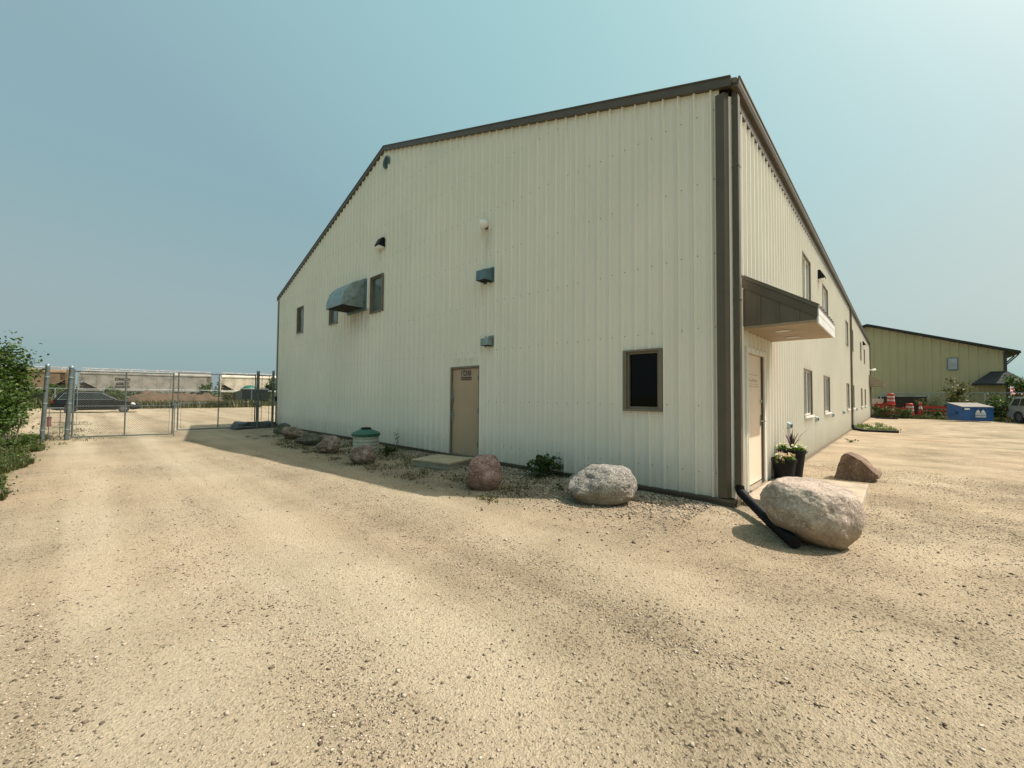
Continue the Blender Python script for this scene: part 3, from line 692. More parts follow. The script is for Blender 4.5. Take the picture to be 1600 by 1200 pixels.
# ------------------------------------------------------------------ fittings on the walls
# curved exhaust hood
def hood():
    t = thing('exhaust_hood', 'big curved grey metal exhaust hood between upper gable windows', 'exhaust hood', (-11.6, 0, 4.4))
    L0, L1 = -.62, .62; z0 = .06; prof = [(-.10, .93)]
    for k in range(13):
        a = rad(90 - 90 * k / 12); prof.append((-.12 - .72 * math.cos(a), .02 + .90 * math.sin(a)))
    outer = prof
    mb = MB()
    # top sheet
    for (a, b) in zip(outer[:-1], outer[1:]):
        mb.add([(L0, a[0], a[1]), (L1, a[0], a[1]), (L1, b[0], b[1]), (L0, b[0], b[1])], [(0, 1, 2, 3)])
    for x, s in ((L0, -1), (L1, 1)):
        c = (x + s * .035, -.36, .38); ring = [(x, a, b) for a, b in outer] + [(x, -.10, .02)]
        n = len(ring); vs = ring + [c]
        mb.add(vs, [((i, (i + 1) % n, n) if s > 0 else ((i + 1) % n, i, n)) for i in range(n)])
    mb.build('cowl', m_galv, t)
    MB().box(L0 + .02, L1 - .02, -.815, -.105, .028, .032).build('opening', m_dark, t)
    MB().box(L0 - .05, L1 + .05, -.099, -.02, -.05, 1.0).build('flange', m_galv2, t, bevel=.01)
    return t
hood()
def wall_vent(name, label, x, z, w, h, d, mat):
    t = thing(name, label, 'vent', (x, 0, z))
    mb = MB().prism([(-w / 2, -.022, h), (-w / 2, -d, h * .78), (-w / 2, -d * 1.02, 0), (-w / 2, -.022, -.0)], (w, 0, 0)); mb.build('housing', mat, t, bevel=.006)
    MB().box(-w / 2 + .015, w / 2 - .015, -d + .005, -.03, -.006, -.001).build('opening', m_dark, t)
    MB().box(-w / 2 - .02, w / 2 + .02, -.0215, -.004, -.03, h + .03).build('flange', mat, t)
    return t
wall_vent('vent_hood', 'blue grey box vent hood below white lamp, above the door', -5.1, 4.18, .30, .29, .27, m_galv2)
wall_vent('vent_hood', 'small galvanised vent hood just above the tan door', -5.06, 2.70, .24, .20, .18, m_galv)
# round gable vent
t = thing('gable_vent', 'round blue grey vent under the ridge of the gable', 'vent', (-9.83, 0, 8.87))
mb = MB()
ring = [(.20 * math.cos(2 * math.pi * k / 28), -.045, .20 * math.sin(2 * math.pi * k / 28)) for k in range(28)]
mb.prism(ring, (0, .04, 0)); mb.build('rim', m_galv2, t, bevel=.005)
mb = MB()
for k in range(7):
    zz = -.15 + .05 * k; hw = math.sqrt(max(.001, .17 ** 2 - zz ** 2)); mb.prism([(-hw, -.046, zz), (-hw, -.066, zz - .02), (-hw, -.046, zz + .025)], (2 * hw, 0, 0))
mb.build('louvre', m_galv2, t)
# wall pack lamps
def wallpack(label, loc, rz, s=1., cat='wall lamp'):
    t = thing('wall_lamp', label, cat, loc, rz)
    mb = MB().prism([(-.14 * s, -.022, .16 * s), (-.14 * s, -.10 * s, .17 * s), (-.14 * s, -.22 * s, -.06 * s), (-.14 * s, -.20 * s, -.09 * s), (-.14 * s, -.022, -.10 * s)], (.28 * s, 0, 0)); mb.build('housing', m_black, t, bevel=.012)
    mb = MB().prism([(-.12 * s, -.04, -.101 * s), (-.12 * s, -.205 * s, -.088 * s), (-.12 * s, -.17 * s, -.16 * s), (-.12 * s, -.05, -.17 * s)], (.24 * s, 0, 0)); mb.build('lens', m_white, t, bevel=.01)
    return t
wallpack('dark wall lamp with pale lens high on the gable, left of white lamp', (-9.98, 0, 6.30), 0, 1.05)
wallpack('black wall lamp between the near upper windows of the side wall', (0, 8.62, 5.2), rad(90), 1.0)
wallpack('tiny black wall lamp between the farthest upper side windows', (0, 29.6, 5.25), rad(90), 1.0)
t = thing('flood_lamp', 'round white floodlight on the gable above the vent hood', 'wall lamp', (-5.14, 0, 5.48))
mb = MB().box(-.05, .05, -.06, -.022, -.06, .06); mb.build('bracket', m_brown_metal, t)
mb = MB(); cpt = Vector((-.03, -.15, .03)); ax = Vector((-.55, -.45, -.10)).normalized()
pr = [(.035, -.13), (.075, -.10), (.105, -.03), (.115, .05), (.105, .06)]
q_ = ax.to_track_quat('Z', 'Y'); vs = []; fs = []; sg = 20
for (r, z) in pr + [(.001, .055)]:
    for k in range(sg):
        a = 2 * math.pi * k / sg; vs.append(cpt + q_ @ Vector((r * math.cos(a), r * math.sin(a), z)))
for i in range(len(pr)):
    for k in range(sg): fs.append((i * sg + k, i * sg + (k + 1) % sg, (i + 1) * sg + (k + 1) % sg, (i + 1) * sg + k))
fs.append(tuple(range(sg - 1, -1, -1))); mb.add(vs, fs); mb.build('lamp_head', m_white, t, smooth=True)
t = thing('flood_lamp', 'white floodlight on the far end corner of the side wall', 'wall lamp', (0.02, 38.0, 3.95))
MB().box(0, .12, -.06, .06, -.05, .05).build('bracket', m_white, t); MB().lathe([(.06, -.12), (.14, -.08), (.15, 0), (.10, .06)], (.3, 0, .02), 14).build('lamp_head', m_white, t)
# little grey vent caps under the side windows
for y in (3.75, 7.7, 11.5, 15.5, 22.9, 27.1, 31.0):
    c = MB().prism([(.036, y - .13, 1.07), (.10, y - .13, 1.03), (.10, y - .13, .93), (.036, y - .13, .91)], (0, .26, 0)).build('vent_cap', m_galv, bld, bevel=.008)
    MB().box(.1005, .104, y - .10, y + .10, .945, 1.01).build('grille', m_dark, c)
t = thing('junction_box', 'small black box on the far left edge of the gable', 'junction box', (-19.72, 0, 1.35))
MB().box(-.06, .06, -.12, -.004, -.10, .10).build('body', m_black, t, bevel=.01); MB().box(-.04, .04, -.128, -.1205, -.06, .07).build('cover', m_blackr, t)

# ------------------------------------------------------------------ boulders
def boulder(label, front, w, h, d, mat, seed, cuts=3, yaw=0, taper=0., rough=.10, box=.82, tilt=0.):
    fx, fy = front; vx, vy = fx - CX, fy - CY; l = math.hypot(vx, vy); vx /= l; vy /= l
    cx, cy = fx + vx * d * .42, fy + vy * d * .42
    bm = bmesh.new(); bmesh.ops.create_icosphere(bm, subdivisions=6, radius=1.)
    rg = random.Random(seed); pl = []
    for _ in range(cuts):
        n = Vector((rg.gauss(0, 1), rg.gauss(0, 1), rg.gauss(.1, .8))).normalized(); pl.append((n, rg.uniform(.62, .86)))
    off = Vector((seed * 7.3, seed * 1.7, seed * 3.1))
    for v in bm.verts:
        p = Vector([math.copysign(abs(q) ** box, q) for q in v.co])
        for n, dd in pl:
            e = p.dot(n) - dd
            if e > 0: p -= n * e * .86
        r = 1 + rough * 2.0 * mnoise.fractal(p * .9 + off, 1., 2., 3) + rough * .7 * mnoise.fractal(p * 3.2 + off, 1., 2., 4) + .012 * mnoise.fractal(p * 14 + off, 1., 2., 3)
        p *= r
        p.z -= tilt * p.x
        if taper: p.z *= 1 + taper * p.x; p.y *= 1 + .5 * taper * p.x
        v.co = p
    xs = [v.co.x for v in bm.verts]; ys = [v.co.y for v in bm.verts]; zs = [v.co.z for v in bm.verts]
    sx, sy, sz = w / (max(xs) - min(xs)), d / (max(ys) - min(ys)), h * 1.1 / (max(zs) - min(zs))
    mx, my, mz = (max(xs) + min(xs)) / 2, (max(ys) + min(ys)) / 2, min(zs)
    for v in bm.verts:
        v.co = Vector(((v.co.x - mx) * sx, (v.co.y - my) * sy, (v.co.z - mz) * sz - h * .10))
    me = bpy.data.meshes.new('boulder'); bm.to_mesh(me); bm.free(); me.materials.append(mat)
    me.polygons.foreach_set('use_smooth', [True] * len(me.polygons))
    o = link(bpy.data.objects.new('boulder', me)); o.location = (cx, cy, gz(cx, cy))
    o.rotation_euler = (0, 0, math.atan2(vy, vx) - math.pi / 2 + yaw)
    return tag(o, label, 'boulder', 'boulders along the building')
g_grey = granite('grey_granite', (.44, .41, .35), (.30, .28, .24), low=((.24, .19, .12), .12))
g_big = granite('grey_brown_granite', (.42, .35, .275), (.31, .255, .20), dark=(.15, .125, .10), low=((.29, .205, .115), .14), sp=.46, bst=.6)
g_pink = granite('pink_granite', (.42, .29, .245), (.24, .145, .12), low=((.20, .13, .08), .12))
g_pink2 = granite('dusty_pink_granite', (.38, .30, .245), (.20, .145, .115), low=((.17, .12, .08), .06))
g_green = granite('mossy_dark_rock', (.15, .155, .11), (.085, .09, .062))
g_brown = granite('brown_rock', (.33, .255, .18), (.20, .15, .105))
boulder('dark greenish rock farthest left, at the gable corner', (-15.35, -1.14), .55, .42, .5, g_green, 11, 5, yaw=.5)
boulder('flat brown blocky rock second from the gate end', (-13.39, -1.35), .74, .42, .5, g_brown, 12, 6)
boulder('low dark green rock with a tapering left end', (-11.07, -1.72), .78, .36, .5, g_green, 13, 5, taper=.5)
boulder('round pinkish boulder between green rock and the lidded tank', (-9.19, -1.90), .60, .45, .55, g_pink2, 14, 2)
boulder('egg-shaped brown pink boulder in front of the green-lidded tank', (-7.05, -2.01), .60, .42, .5, g_pink2, 15, 2, taper=.15)
boulder('reddish pink upright boulder beside the wooden doorstep', (-3.19, -1.86), .60, .55, .55, g_pink, 36, 3, rough=.06, box=.70)
boulder('wide grey speckled boulder below the lone gable window', (-1.29, -1.39), 1.0, .53, .74, g_grey, 34, 3, rough=.055, taper=-.05, box=.75)
boulder('largest boulder, grey brown, beside the concrete entrance slab', (1.04, -1.25), .94, .64, .95, g_big, 22, 1, rough=.045, taper=.26, tilt=.12, box=.98)
# pointed slab rock
mb = MB()
mb.prism([(x, 0, z) for x, z in ((-.33, -.05), (-.20, .45), (-.15, .50), (-.10, .505), (.10, .40), (.21, .26), (.33, .15), (.33, .10), (.18, -.05))], (.05, .42, 0))
o = mb.build('pointed_rock', granite('red_brown_rock', (.27, .185, .125), (.19, .12, .08)), loc=(1.09, 3.75, gz(1.1, 3.8)))
bm = bmesh.new(); bm.from_mesh(o.data); bmesh.ops.triangulate(bm, faces=bm.faces); bmesh.ops.subdivide_edges(bm, edges=bm.edges, cuts=5, use_grid_fill=True)
for v in bm.verts: v.co += Vector((mnoise.noise(v.co * 6), mnoise.noise(v.co * 6 + Vector((9, 0, 0))), mnoise.noise(v.co * 6 + Vector((0, 9, 0))))) * .018
bm.to_mesh(o.data); bm.free(); tag(o, 'flat pointed red brown rock standing behind the concrete slab', 'rock')
b = o.modifiers.new('bevel', 'BEVEL'); b.width = .02; b.segments = 2; b.limit_method = 'ANGLE'; b.angle_limit = rad(40)

# ------------------------------------------------------------------ things at the foot of the walls
mb = MB().box(.06, 1.33, .24, 2.72, -.12, .12); o = mb.build('entrance_slab', m_concrete, bevel=.015); tag(o, 'pale concrete slab step at the entrance door', 'step')
t = thing('doorstep', 'low weathered wooden doorstep in front of the tan gable door', 'doorstep', (-5.52, -.92, .035), rad(14))
MB().box(-.52, .52, -.44, .44, .115, .15).build('deck', m_wood, t, bevel=.004)
MB().box(-.505, .505, -.425, .425, -.05, .114).build('box_frame', m_wood_side, t)
t = thing('septic_riser', 'round grey tank riser with dark green conical lid', 'tank riser', (-8.22, -1.35, gz(-8.2, -1.35)))
prof = [(.30, -.06)]
for k in range(6): prof += [(.305, .0 + .085 * k), (.318, .02 + .085 * k), (.318, .06 + .085 * k), (.305, .08 + .085 * k)]
MB().lathe(prof, seg=36).build('barrel', m_riser, t, smooth=True)
mb = MB().lathe([(.345, .505), (.35, .515), (.35, .57), (.33, .59), (.16, .665), (.13, .672), (.0, .676)], seg=36); mb.build('lid', m_lid, t, smooth=True)
MB().lathe([(.13, .674), (.13, .70), (.10, .715), (0, .718)], seg=24).build('cap', m_black, t, smooth=True)
# corrugated drain pipes
def corr_pipe(label, pts, r, name='drain_pipe', cat='drain pipe'):
    P_ = [Vector(p) for p in pts]; out = []; rs = []
    tot = sum((b - a).length for a, b in zip(P_[:-1], P_[1:])); n = max(30, int(tot / .012)); n = min(n, 500)
    cum = [0]
    for a, b in zip(P_[:-1], P_[1:]): cum.append(cum[-1] + (b - a).length)
    arr = np.array(P_); ss = np.linspace(0, tot, n)
    ss2 = np.stack([np.interp(ss, cum, arr[:, k]) for k in range(3)], 1)
    k = np.ones(9) / 9
    if n > 40:
        for c in range(3):
            e = np.concatenate([np.full(4, ss2[0, c]), ss2[:, c], np.full(4, ss2[-1, c])]); ss2[:, c] = np.convolve(e, k, 'valid')
    for i in range(n): rs.append(r * (1 + .06 * (1 if (i // 1) % 2 else -1)))
    o = MB().tube([tuple(q) for q in ss2], rs, 16).build(name, m_black, smooth=False); return tag(o, label, cat)
corr_pipe('thick black corrugated pipe from the corner downspout past the largest boulder', [(.055, .085, .31), (.075, .04, .23), (.25, -.18, .16), (.60, -.78, .10), (.93, -1.33, .07)], .058)
corr_pipe('black drain pipe lying on gravel from the middle downspout', [(.09, 19.45, .3), (.12, 19.42, .12), (.5, 19.2, .06), (1.1, 19.1, .06), (1.72, 19.25, .06)], .06)
corr_pipe('black drain hose curling from the farthest downspout', [(.09, 38.3, .3), (.12, 38.2, .1), (.5, 37.3, .05), (1.0, 36.9, .05), (1.7, 37.0, .05)], .05)
# planters
def planter(label, loc, r, h, seed, spike):
    t = thing('planter', label, 'planter', loc)
    MB().lathe([(r * .74, 0), (r * .98, h * .86), (r * 1.06, h * .87), (r * 1.06, h), (r * .98, h), (r * .95, h * .93), (0, h * .92)], seg=28).build('pot', m_black, t, smooth=True)
    rng = np.random.default_rng(seed); cents = []
    for k in range(20):
        a = rng.uniform(0, 6.28); q = r * math.sqrt(rng.uniform(.05, 1.05)); cents.append((q * math.cos(a), q * math.sin(a), h + rng.uniform(-.02, .05) - (.03 if q > r * .9 else 0), .022))
    v, f = leaves(clumped(rng, cents, 480, 1.), .045, rng); np_mesh('foliage', v, f, m_leaff, t)
    fl = [c for c in cents if rng.uniform() < .8]
    fp = np.array([(c[0] + rng.normal() * .02, c[1] + rng.normal() * .02, c[2] + .045) for c in fl for _ in range(9)]); fp += rng.normal(size=fp.shape) * .014
    v, f = leaves(fp, .034, rng, 1.1); np_mesh('blossom', v, f, m_petal2 if spike else m_petal, t)
    if spike:
        mb = MB()
        for k in range(16):
            a = rng.uniform(0, 6.28); l = rng.uniform(.25, .48); ti = rng.uniform(.08, .75) if k > 4 else .12
            dx, dy = math.cos(a) * ti, math.sin(a) * ti; w = .012
            p = [Vector((0, 0, h)), Vector((dx * l * .5, dy * l * .5, h + l * .55)), Vector((dx * l * 1.1, dy * l * 1.1, h + l * .98 - .12 * ti * l))]
            s_ = Vector((-math.sin(a), math.cos(a), 0)) * w
            mb.add([p[0] - s_, p[0] + s_, p[1] + s_, p[1] - s_, p[2]], [(0, 1, 2, 3), (3, 2, 4)])
        mb.build('spike_leaves', m_spike, t)
    return t
m_petal = leaf_mat('petal_pink', (.62, .30, .27), (.75, .62, .56), (.8, .75, .7)); m_petal2 = leaf_mat('petal_white', (.75, .72, .6), (.8, .78, .7), (.6, .55, .3)); m_spike = M('purple_spike_leaf', (.05, .02, .022), .5)
planter('shorter black planter with pink flowers in front by the door', (.23, 2.18, .12), .185, .37, 3, False)
planter('taller black planter with spiky purple plant and white flowers', (.29, 2.56, .12), .205, .50, 4, True)
# weeds by the gable
def weed(label, loc, h, w, n, size, seed, mat=None, stems=8, name='weed_clump', cat='weed'):
    return shrub(name, label, cat, loc, h, w, n, mat or m_leafo, size, seed, stems, None, .006, .02)
weed('bushy weed clump against the gable between pink and grey boulders', (-3.18, -.36, gz(-3.2, -.4)), .42, .75, 1500, .055, 5, m_leafd, 12)
t = weed('thin leafless weed stalk against the gable left of the doorstep', (-8.55, -.28, gz(-8.5, -.3)), .62, .22, 40, .05, 8, m_leafd, 2)
weed('small weed tuft left of the wide grey boulder', (-2.35, -.95, gz(-2.3, -.9)), .10, .16, 90, .035, 6, m_leaf, 4)
weed('leafy weed beside the green-lidded tank', (-7.72, -1.05, gz(-7.7, -1.)), .30, .5, 420, .05, 9, m_leafd, 7)
def bed_pts(rng):
    while True:
        x = rng.uniform(-15.5, -2.2); y = -rng.uniform(.1, 2.3)
        if fbm(x * 1.3, y * 1.6, 1.4, 3) > .12 - .12 * math.exp(-((y + 1.2) / .5) ** 2): return x, y
tuft_patch('bed_weeds', bed_pts, 5200, .06, m_grass, 5)
def bed_leaf():
    rng = np.random.default_rng(12); P_ = []
    for _ in range(330):
        x, y = bed_pts(rng); z = gz(x, y)
        for _ in range(14): P_.append((x + rng.normal() * .06, y + rng.normal() * .06, z + abs(rng.normal()) * .02))
    v, f = leaves(np.array(P_), .035, rng); tag(np_mesh('low_weeds', v, f, m_leafo), kind='stuff')
bed_leaf()
# ------------------------------------------------------------------ gates and fences
def chain(mb, p0, p1, z0, z1, pitch, r, mi=0):
    """woven diamond wire between two ground points"""
    a = Vector((p0[0], p0[1], 0)); b = Vector((p1[0], p1[1], 0)); Wd = (b - a).length; u = (b - a) / Wd; H = z1 - z0
    nrm = Vector((-u.y, u.x, 0))
    def seg(s0, h0, s1, h1, off):
        q0 = a + u * s0 + Vector((0, 0, z0 + h0)) + nrm * off; q1 = a + u * s1 + Vector((0, 0, z0 + h1)) + nrm * off
        d = (q1 - q0).normalized(); e1 = nrm; e2 = d.cross(nrm)
        vs = []
        for q in (q0, q1):
            for k in range(3): an = 2 * math.pi * k / 3; vs.append(q + (e1 * math.cos(an) + e2 * math.sin(an)) * r)
        mb.add(vs, [(0, 1, 4, 3), (1, 2, 5, 4), (2, 0, 3, 5)], mi)
    c = -H + pitch * .5
    while c < Wd:
        s0 = max(c, 0); s1 = min(c + H, Wd)
        if s1 - s0 > .01: seg(s0, s0 - c, s1, s1 - c, r); seg(s0, H - (s0 - c), s1, H - (s1 - c), -r)
        c += pitch
    return mb
def post(label, x, y, h, r=.05, group='gate posts', lean=(0, 0)):
    t = thing('gate_post', label, 'post', (x, y, gz(x, y)), 0, group)
    MB().tube([(0, 0, -.3), (lean[0], lean[1], h)], r, 16).build('shaft', m_gate, t, smooth=True)
    MB().lathe([(r * 1.12, h - .02), (r * 1.15, h + .03), (r * .7, h + .065), (0, h + .075)], (lean[0], lean[1], 0), 16).build('cap', m_galv, t, smooth=True)
    for z in (.35, 1.2, 2.05):
        MB().lathe([(r + .008, z - .02), (r + .012, z), (r + .008, z + .02)], (lean[0] * z / h, lean[1] * z / h, 0), 14).build('clamp', m_galv, t)
    return t
post('weathered steel post farthest left, beside the bush', -18.0, -7.25, 2.40, .055, lean=(-.0, .07))
post('steel hinge post of the left gate leaf', -18.0, -6.72, 2.38, .06, lean=(-.0, .06))
post('dark steel hinge post of the right gate leaf', -18.85, -1.06, 2.50, .06)
post('steel post nearest the building wall, right of the gate', -18.80, -.47, 2.52, .05)
def gate_leaf(label, p0, p1, z0, z1, lean=0.):
    t = thing('gate_leaf', label, 'gate', (0, 0, 0), 0, 'chain link gate leaves')
    a, b = Vector((*p0, 0)), Vector((*p1, 0)); m = (a + b) / 2; r = .024; mb = MB()
    Z = lambda p, z: (p.x, p.y, z)
    mb.tube([Z(a, z0), Z(a, z1 + .06)], r, 10).tube([Z(b, z0), Z(b, z1 + .03)], r, 10).tube([Z(m, z0), Z(m, z1)], r * .85, 10)
    mb.tube([Z(a, z1), Z(b, z1)], r, 10).tube([Z(a, z0 + .02), Z(b, z0 + .02)], r, 10)
    mb.build('frame', m_gate, t, smooth=True)
    mb = MB().tube([Z(a, z0 + (z1 - z0) * .47), Z(b, z0 + (z1 - z0) * .47)], r * .62, 8); mb.build('middle_rail', m_gate, t, smooth=True)
    mb = MB(); i0 = a.lerp(b, .035); i1 = a.lerp(b, .965)
    chain(mb, (i0.x, i0.y), (i1.x, i1.y), z0 + .03, z1 + .04, .072, .0020); mb.build('chain_mesh', m_wire, t)
    mb = MB()
    for e in (i0, i1): mb.tube([Z(e, z0 + .05), Z(e, z1)], .007, 6)
    mb.build('tension_bar', m_galv, t); return t, a, b
gl, a, b = gate_leaf('left chain link gate leaf, in front of the parked dark car', (-18.25, -6.60), (-17.62, -4.10), .06, 2.28)
MB().tube([(b.x + .03, b.y + .05, -.04), (b.x + .03, b.y + .05, 1.25)], .014, 8).build('drop_rod', m_gate, gl)
mb = MB().box(b.x - .03, b.x + .06, b.y - .02, b.y + .22, 1.12, 1.17).box(b.x - .02, b.x + .05, b.y + .02, b.y + .10, 1.0, 1.12); mb.build('latch', m_gate, gl)
gate_leaf('right chain link gate leaf, in front of the dirt mound', (-18.86, -1.16), (-19.0, -3.78), .10, 2.38)
def fence_panel(label, p0, p1, z1, mid=True):
    t = thing('fence_panel', label, 'fence', (0, 0, 0)); a, b = Vector((*p0, 0)), Vector((*p1, 0)); mb = MB()
    mb.tube([(a.x, a.y, z1), (b.x, b.y, z1)], .022, 8)
    mb.build('top_rail', m_gate, t, smooth=True)
    mb = MB(); chain(mb, p0, p1, .08, z1, .072, .0020); mb.build('chain_mesh', m_wire, t)
    mb = MB()
    for q in (.2, .8): e = a.lerp(b, q); mb.tube([(e.x, e.y, .1), (e.x, e.y, z1)], .010, 6)
    mb.build('tension_bar', m_gate, t); return t
fence_panel('narrow chain link panel between the two left posts', (-18.0, -7.19), (-18.0, -6.79), 1.05)
fence_panel('narrow chain link panel between the right gate post and wall post', (-18.85, -1.0), (-18.80, -.53), 2.38)
# black sheet heap at the right post
bm = bmesh.new(); bmesh.ops.create_cube(bm, size=1.); bmesh.ops.subdivide_edges(bm, edges=bm.edges, cuts=12, use_grid_fill=True)
for v in bm.verts:
    p = v.co.copy(); q = p * 1.0; q.x *= 1.1; q.y *= 1.75; q.z = (q.z + .5) * .30
    s_ = 1 - .22 * (p.z + .5); q.x *= s_; q.y *= s_ * 1.02
    v.co = q + Vector((mnoise.noise(q * 3), mnoise.noise(q * 3 + Vector((5, 0, 0))), .6 * mnoise.noise(q * 4 + Vector((0, 5, 0))) * (1 if p.z > -.4 else 0))) * .10
me = bpy.data.meshes.new('folded_sheet'); bm.to_mesh(me); bm.free(); me.materials.append(m_blackr); me.polygons.foreach_set('use_smooth', [True] * len(me.polygons))
o = link(bpy.data.objects.new('folded_sheet', me)); o.location = (-19.6, -.95, gz(-19.6, -.95)); tag(o, 'low heap of folded black sheeting behind the right gate posts', 'sheeting')
# far boundary fence beyond the yard
def long_fence(name, label, pts, h, step, pitch, wire=.003, rail=.025):
    t = thing(name, label, 'fence', (0, 0, 0)); mbm = MB(); mbr = MB()
    for (p0, p1) in zip(pts[:-1], pts[1:]):
        L_ = math.dist(p0, p1); n = max(1, int(round(L_ / step)))
        z = gz(*p0); mbr.tube([(p0[0], p0[1], z + h), (p1[0], p1[1], z + h)], rail, 6); chain(mbm, p0, p1, z + .05, z + h, pitch, wire)
        for k in range(n + 1):
            x, y = p0[0] + (p1[0] - p0[0]) * k / n, p0[1] + (p1[1] - p0[1]) * k / n
            MB().tube([(x, y, z - .2), (x, y, z + h + .03)], .045, 8).build('post', m_galv, t, smooth=True)
    mbr.build('top_rail', m_galv, t); mbm.build('chain_mesh', m_wire, t); return t
long_fence('boundary_fence', 'long thin chain link fence between the yard and the railway', [(-66.5, -20), (-66.5, 22)], 2.05, 3.8, .16)

# ------------------------------------------------------------------ vegetation on the left
shrub('sapling', 'tall leafy sapling with pale stems beside the left post', 'tree', (-17.5, -7.82, gz(-17.5, -7.82)), 2.85, .62, 3400, m_leaf, .10, 21, 6, None, .022, .30)
shrub('bush', 'dense dark bush at the left picture edge behind the sapling', 'bush', (-19.6, -8.2, gz(-19.6, -8.2)), 2.3, 1.1, 6500, m_leaf, .10, 22, 10, None, .02, .1)
shrub('bush', 'lower bush in front of the sapling at the left picture edge', 'bush', (-15.6, -8.0, gz(-15.6, -8.0)), 1.9, .9, 3400, m_leaf, .09, 23, 7, None, .015, .3)
shrub('bush', 'leafy bush at the extreme left, nearest the camera', 'bush', (-14.2, -8.15, gz(-14.2, -8.1)), 1.75, .8, 2400, m_leafd, .09, 24, 7, None, .015, .1)
weed('leafy weed at the foot of the farthest left post', (-17.3, -7.42, gz(-17.3, -7.4)), .32, .42, 320, .07, 31, m_leaf, 7)
weed('broad-leaved weed spreading in front of the sapling', (-15.8, -7.55, gz(-15.8, -7.5)), .34, .6, 520, .075, 32, m_leaf, 7)
def verge_pts(rng):
    while True:
        x = rng.uniform(-19.5, -7.6); e = -7.27 - .12 * math.sin(x * 1.7) - .18 * fbm(x, 0, .9)
        y = e - abs(rng.normal()) * .35 + .02
        if y > e and rng.uniform() < .6: continue
        return x, y
tuft_patch('verge_grass', verge_pts, 17000, .13, m_grass, 8)
def verge_leaf():
    rng = np.random.default_rng(15); P_ = []
    for _ in range(420):
        x, y = verge_pts(rng); y -= .05; z = gz(x, y)
        for _ in range(16): P_.append((x + rng.normal() * .09, y + rng.normal() * .09, z + .02 + abs(rng.normal()) * .07))
    v, f = leaves(np.array(P_), .05, rng); tag(np_mesh('verge_weeds', v, f, m_leaf), kind='stuff')
verge_leaf()
def gate_pts(rng):
    while True:
        x = rng.uniform(-30, -15.5); y = -6.9 + rng.normal() * .5
        if y > -5.6: continue
        if fbm(x, y * 1.5, .8, 3) > .0: return x, y
tuft_patch('gate_grass', gate_pts, 2600, .07, m_grass, 9)
def back_pts(rng):
    x = rng.uniform(-85, -59); return x, rng.uniform(-22, 26)
tuft_patch('trackside_grass', back_pts, 15000, .8, m_grass, 10)
def right_pts(rng):
    while True:
        x = rng.uniform(-.2, 2.2); y = rng.uniform(19.4, 27)
        if fbm(x * 1.4, y * .8, .9, 3) > .05 and x < 1.9 - .12 * (y - 19): return x, y
tuft_patch('wallside_grass', right_pts, 1500, .16, m_grass, 11)
def rl():
    rng = np.random.default_rng(18); P_ = []
    for _ in range(120):
        x, y = right_pts(rng)
        for _ in range(14): P_.append((x + rng.normal() * .10, y + rng.normal() * .10, .02 + abs(rng.normal()) * .07))
    v, f = leaves(np.array(P_), .06, rng); tag(np_mesh('wallside_weeds', v, f, m_leaff), kind='stuff')
rl()
weed('small weed on gravel by the side wall before the middle downspout', (.45, 12.6, gz(.4, 12.6)), .14, .4, 120, .05, 33, m_leaf, 5)

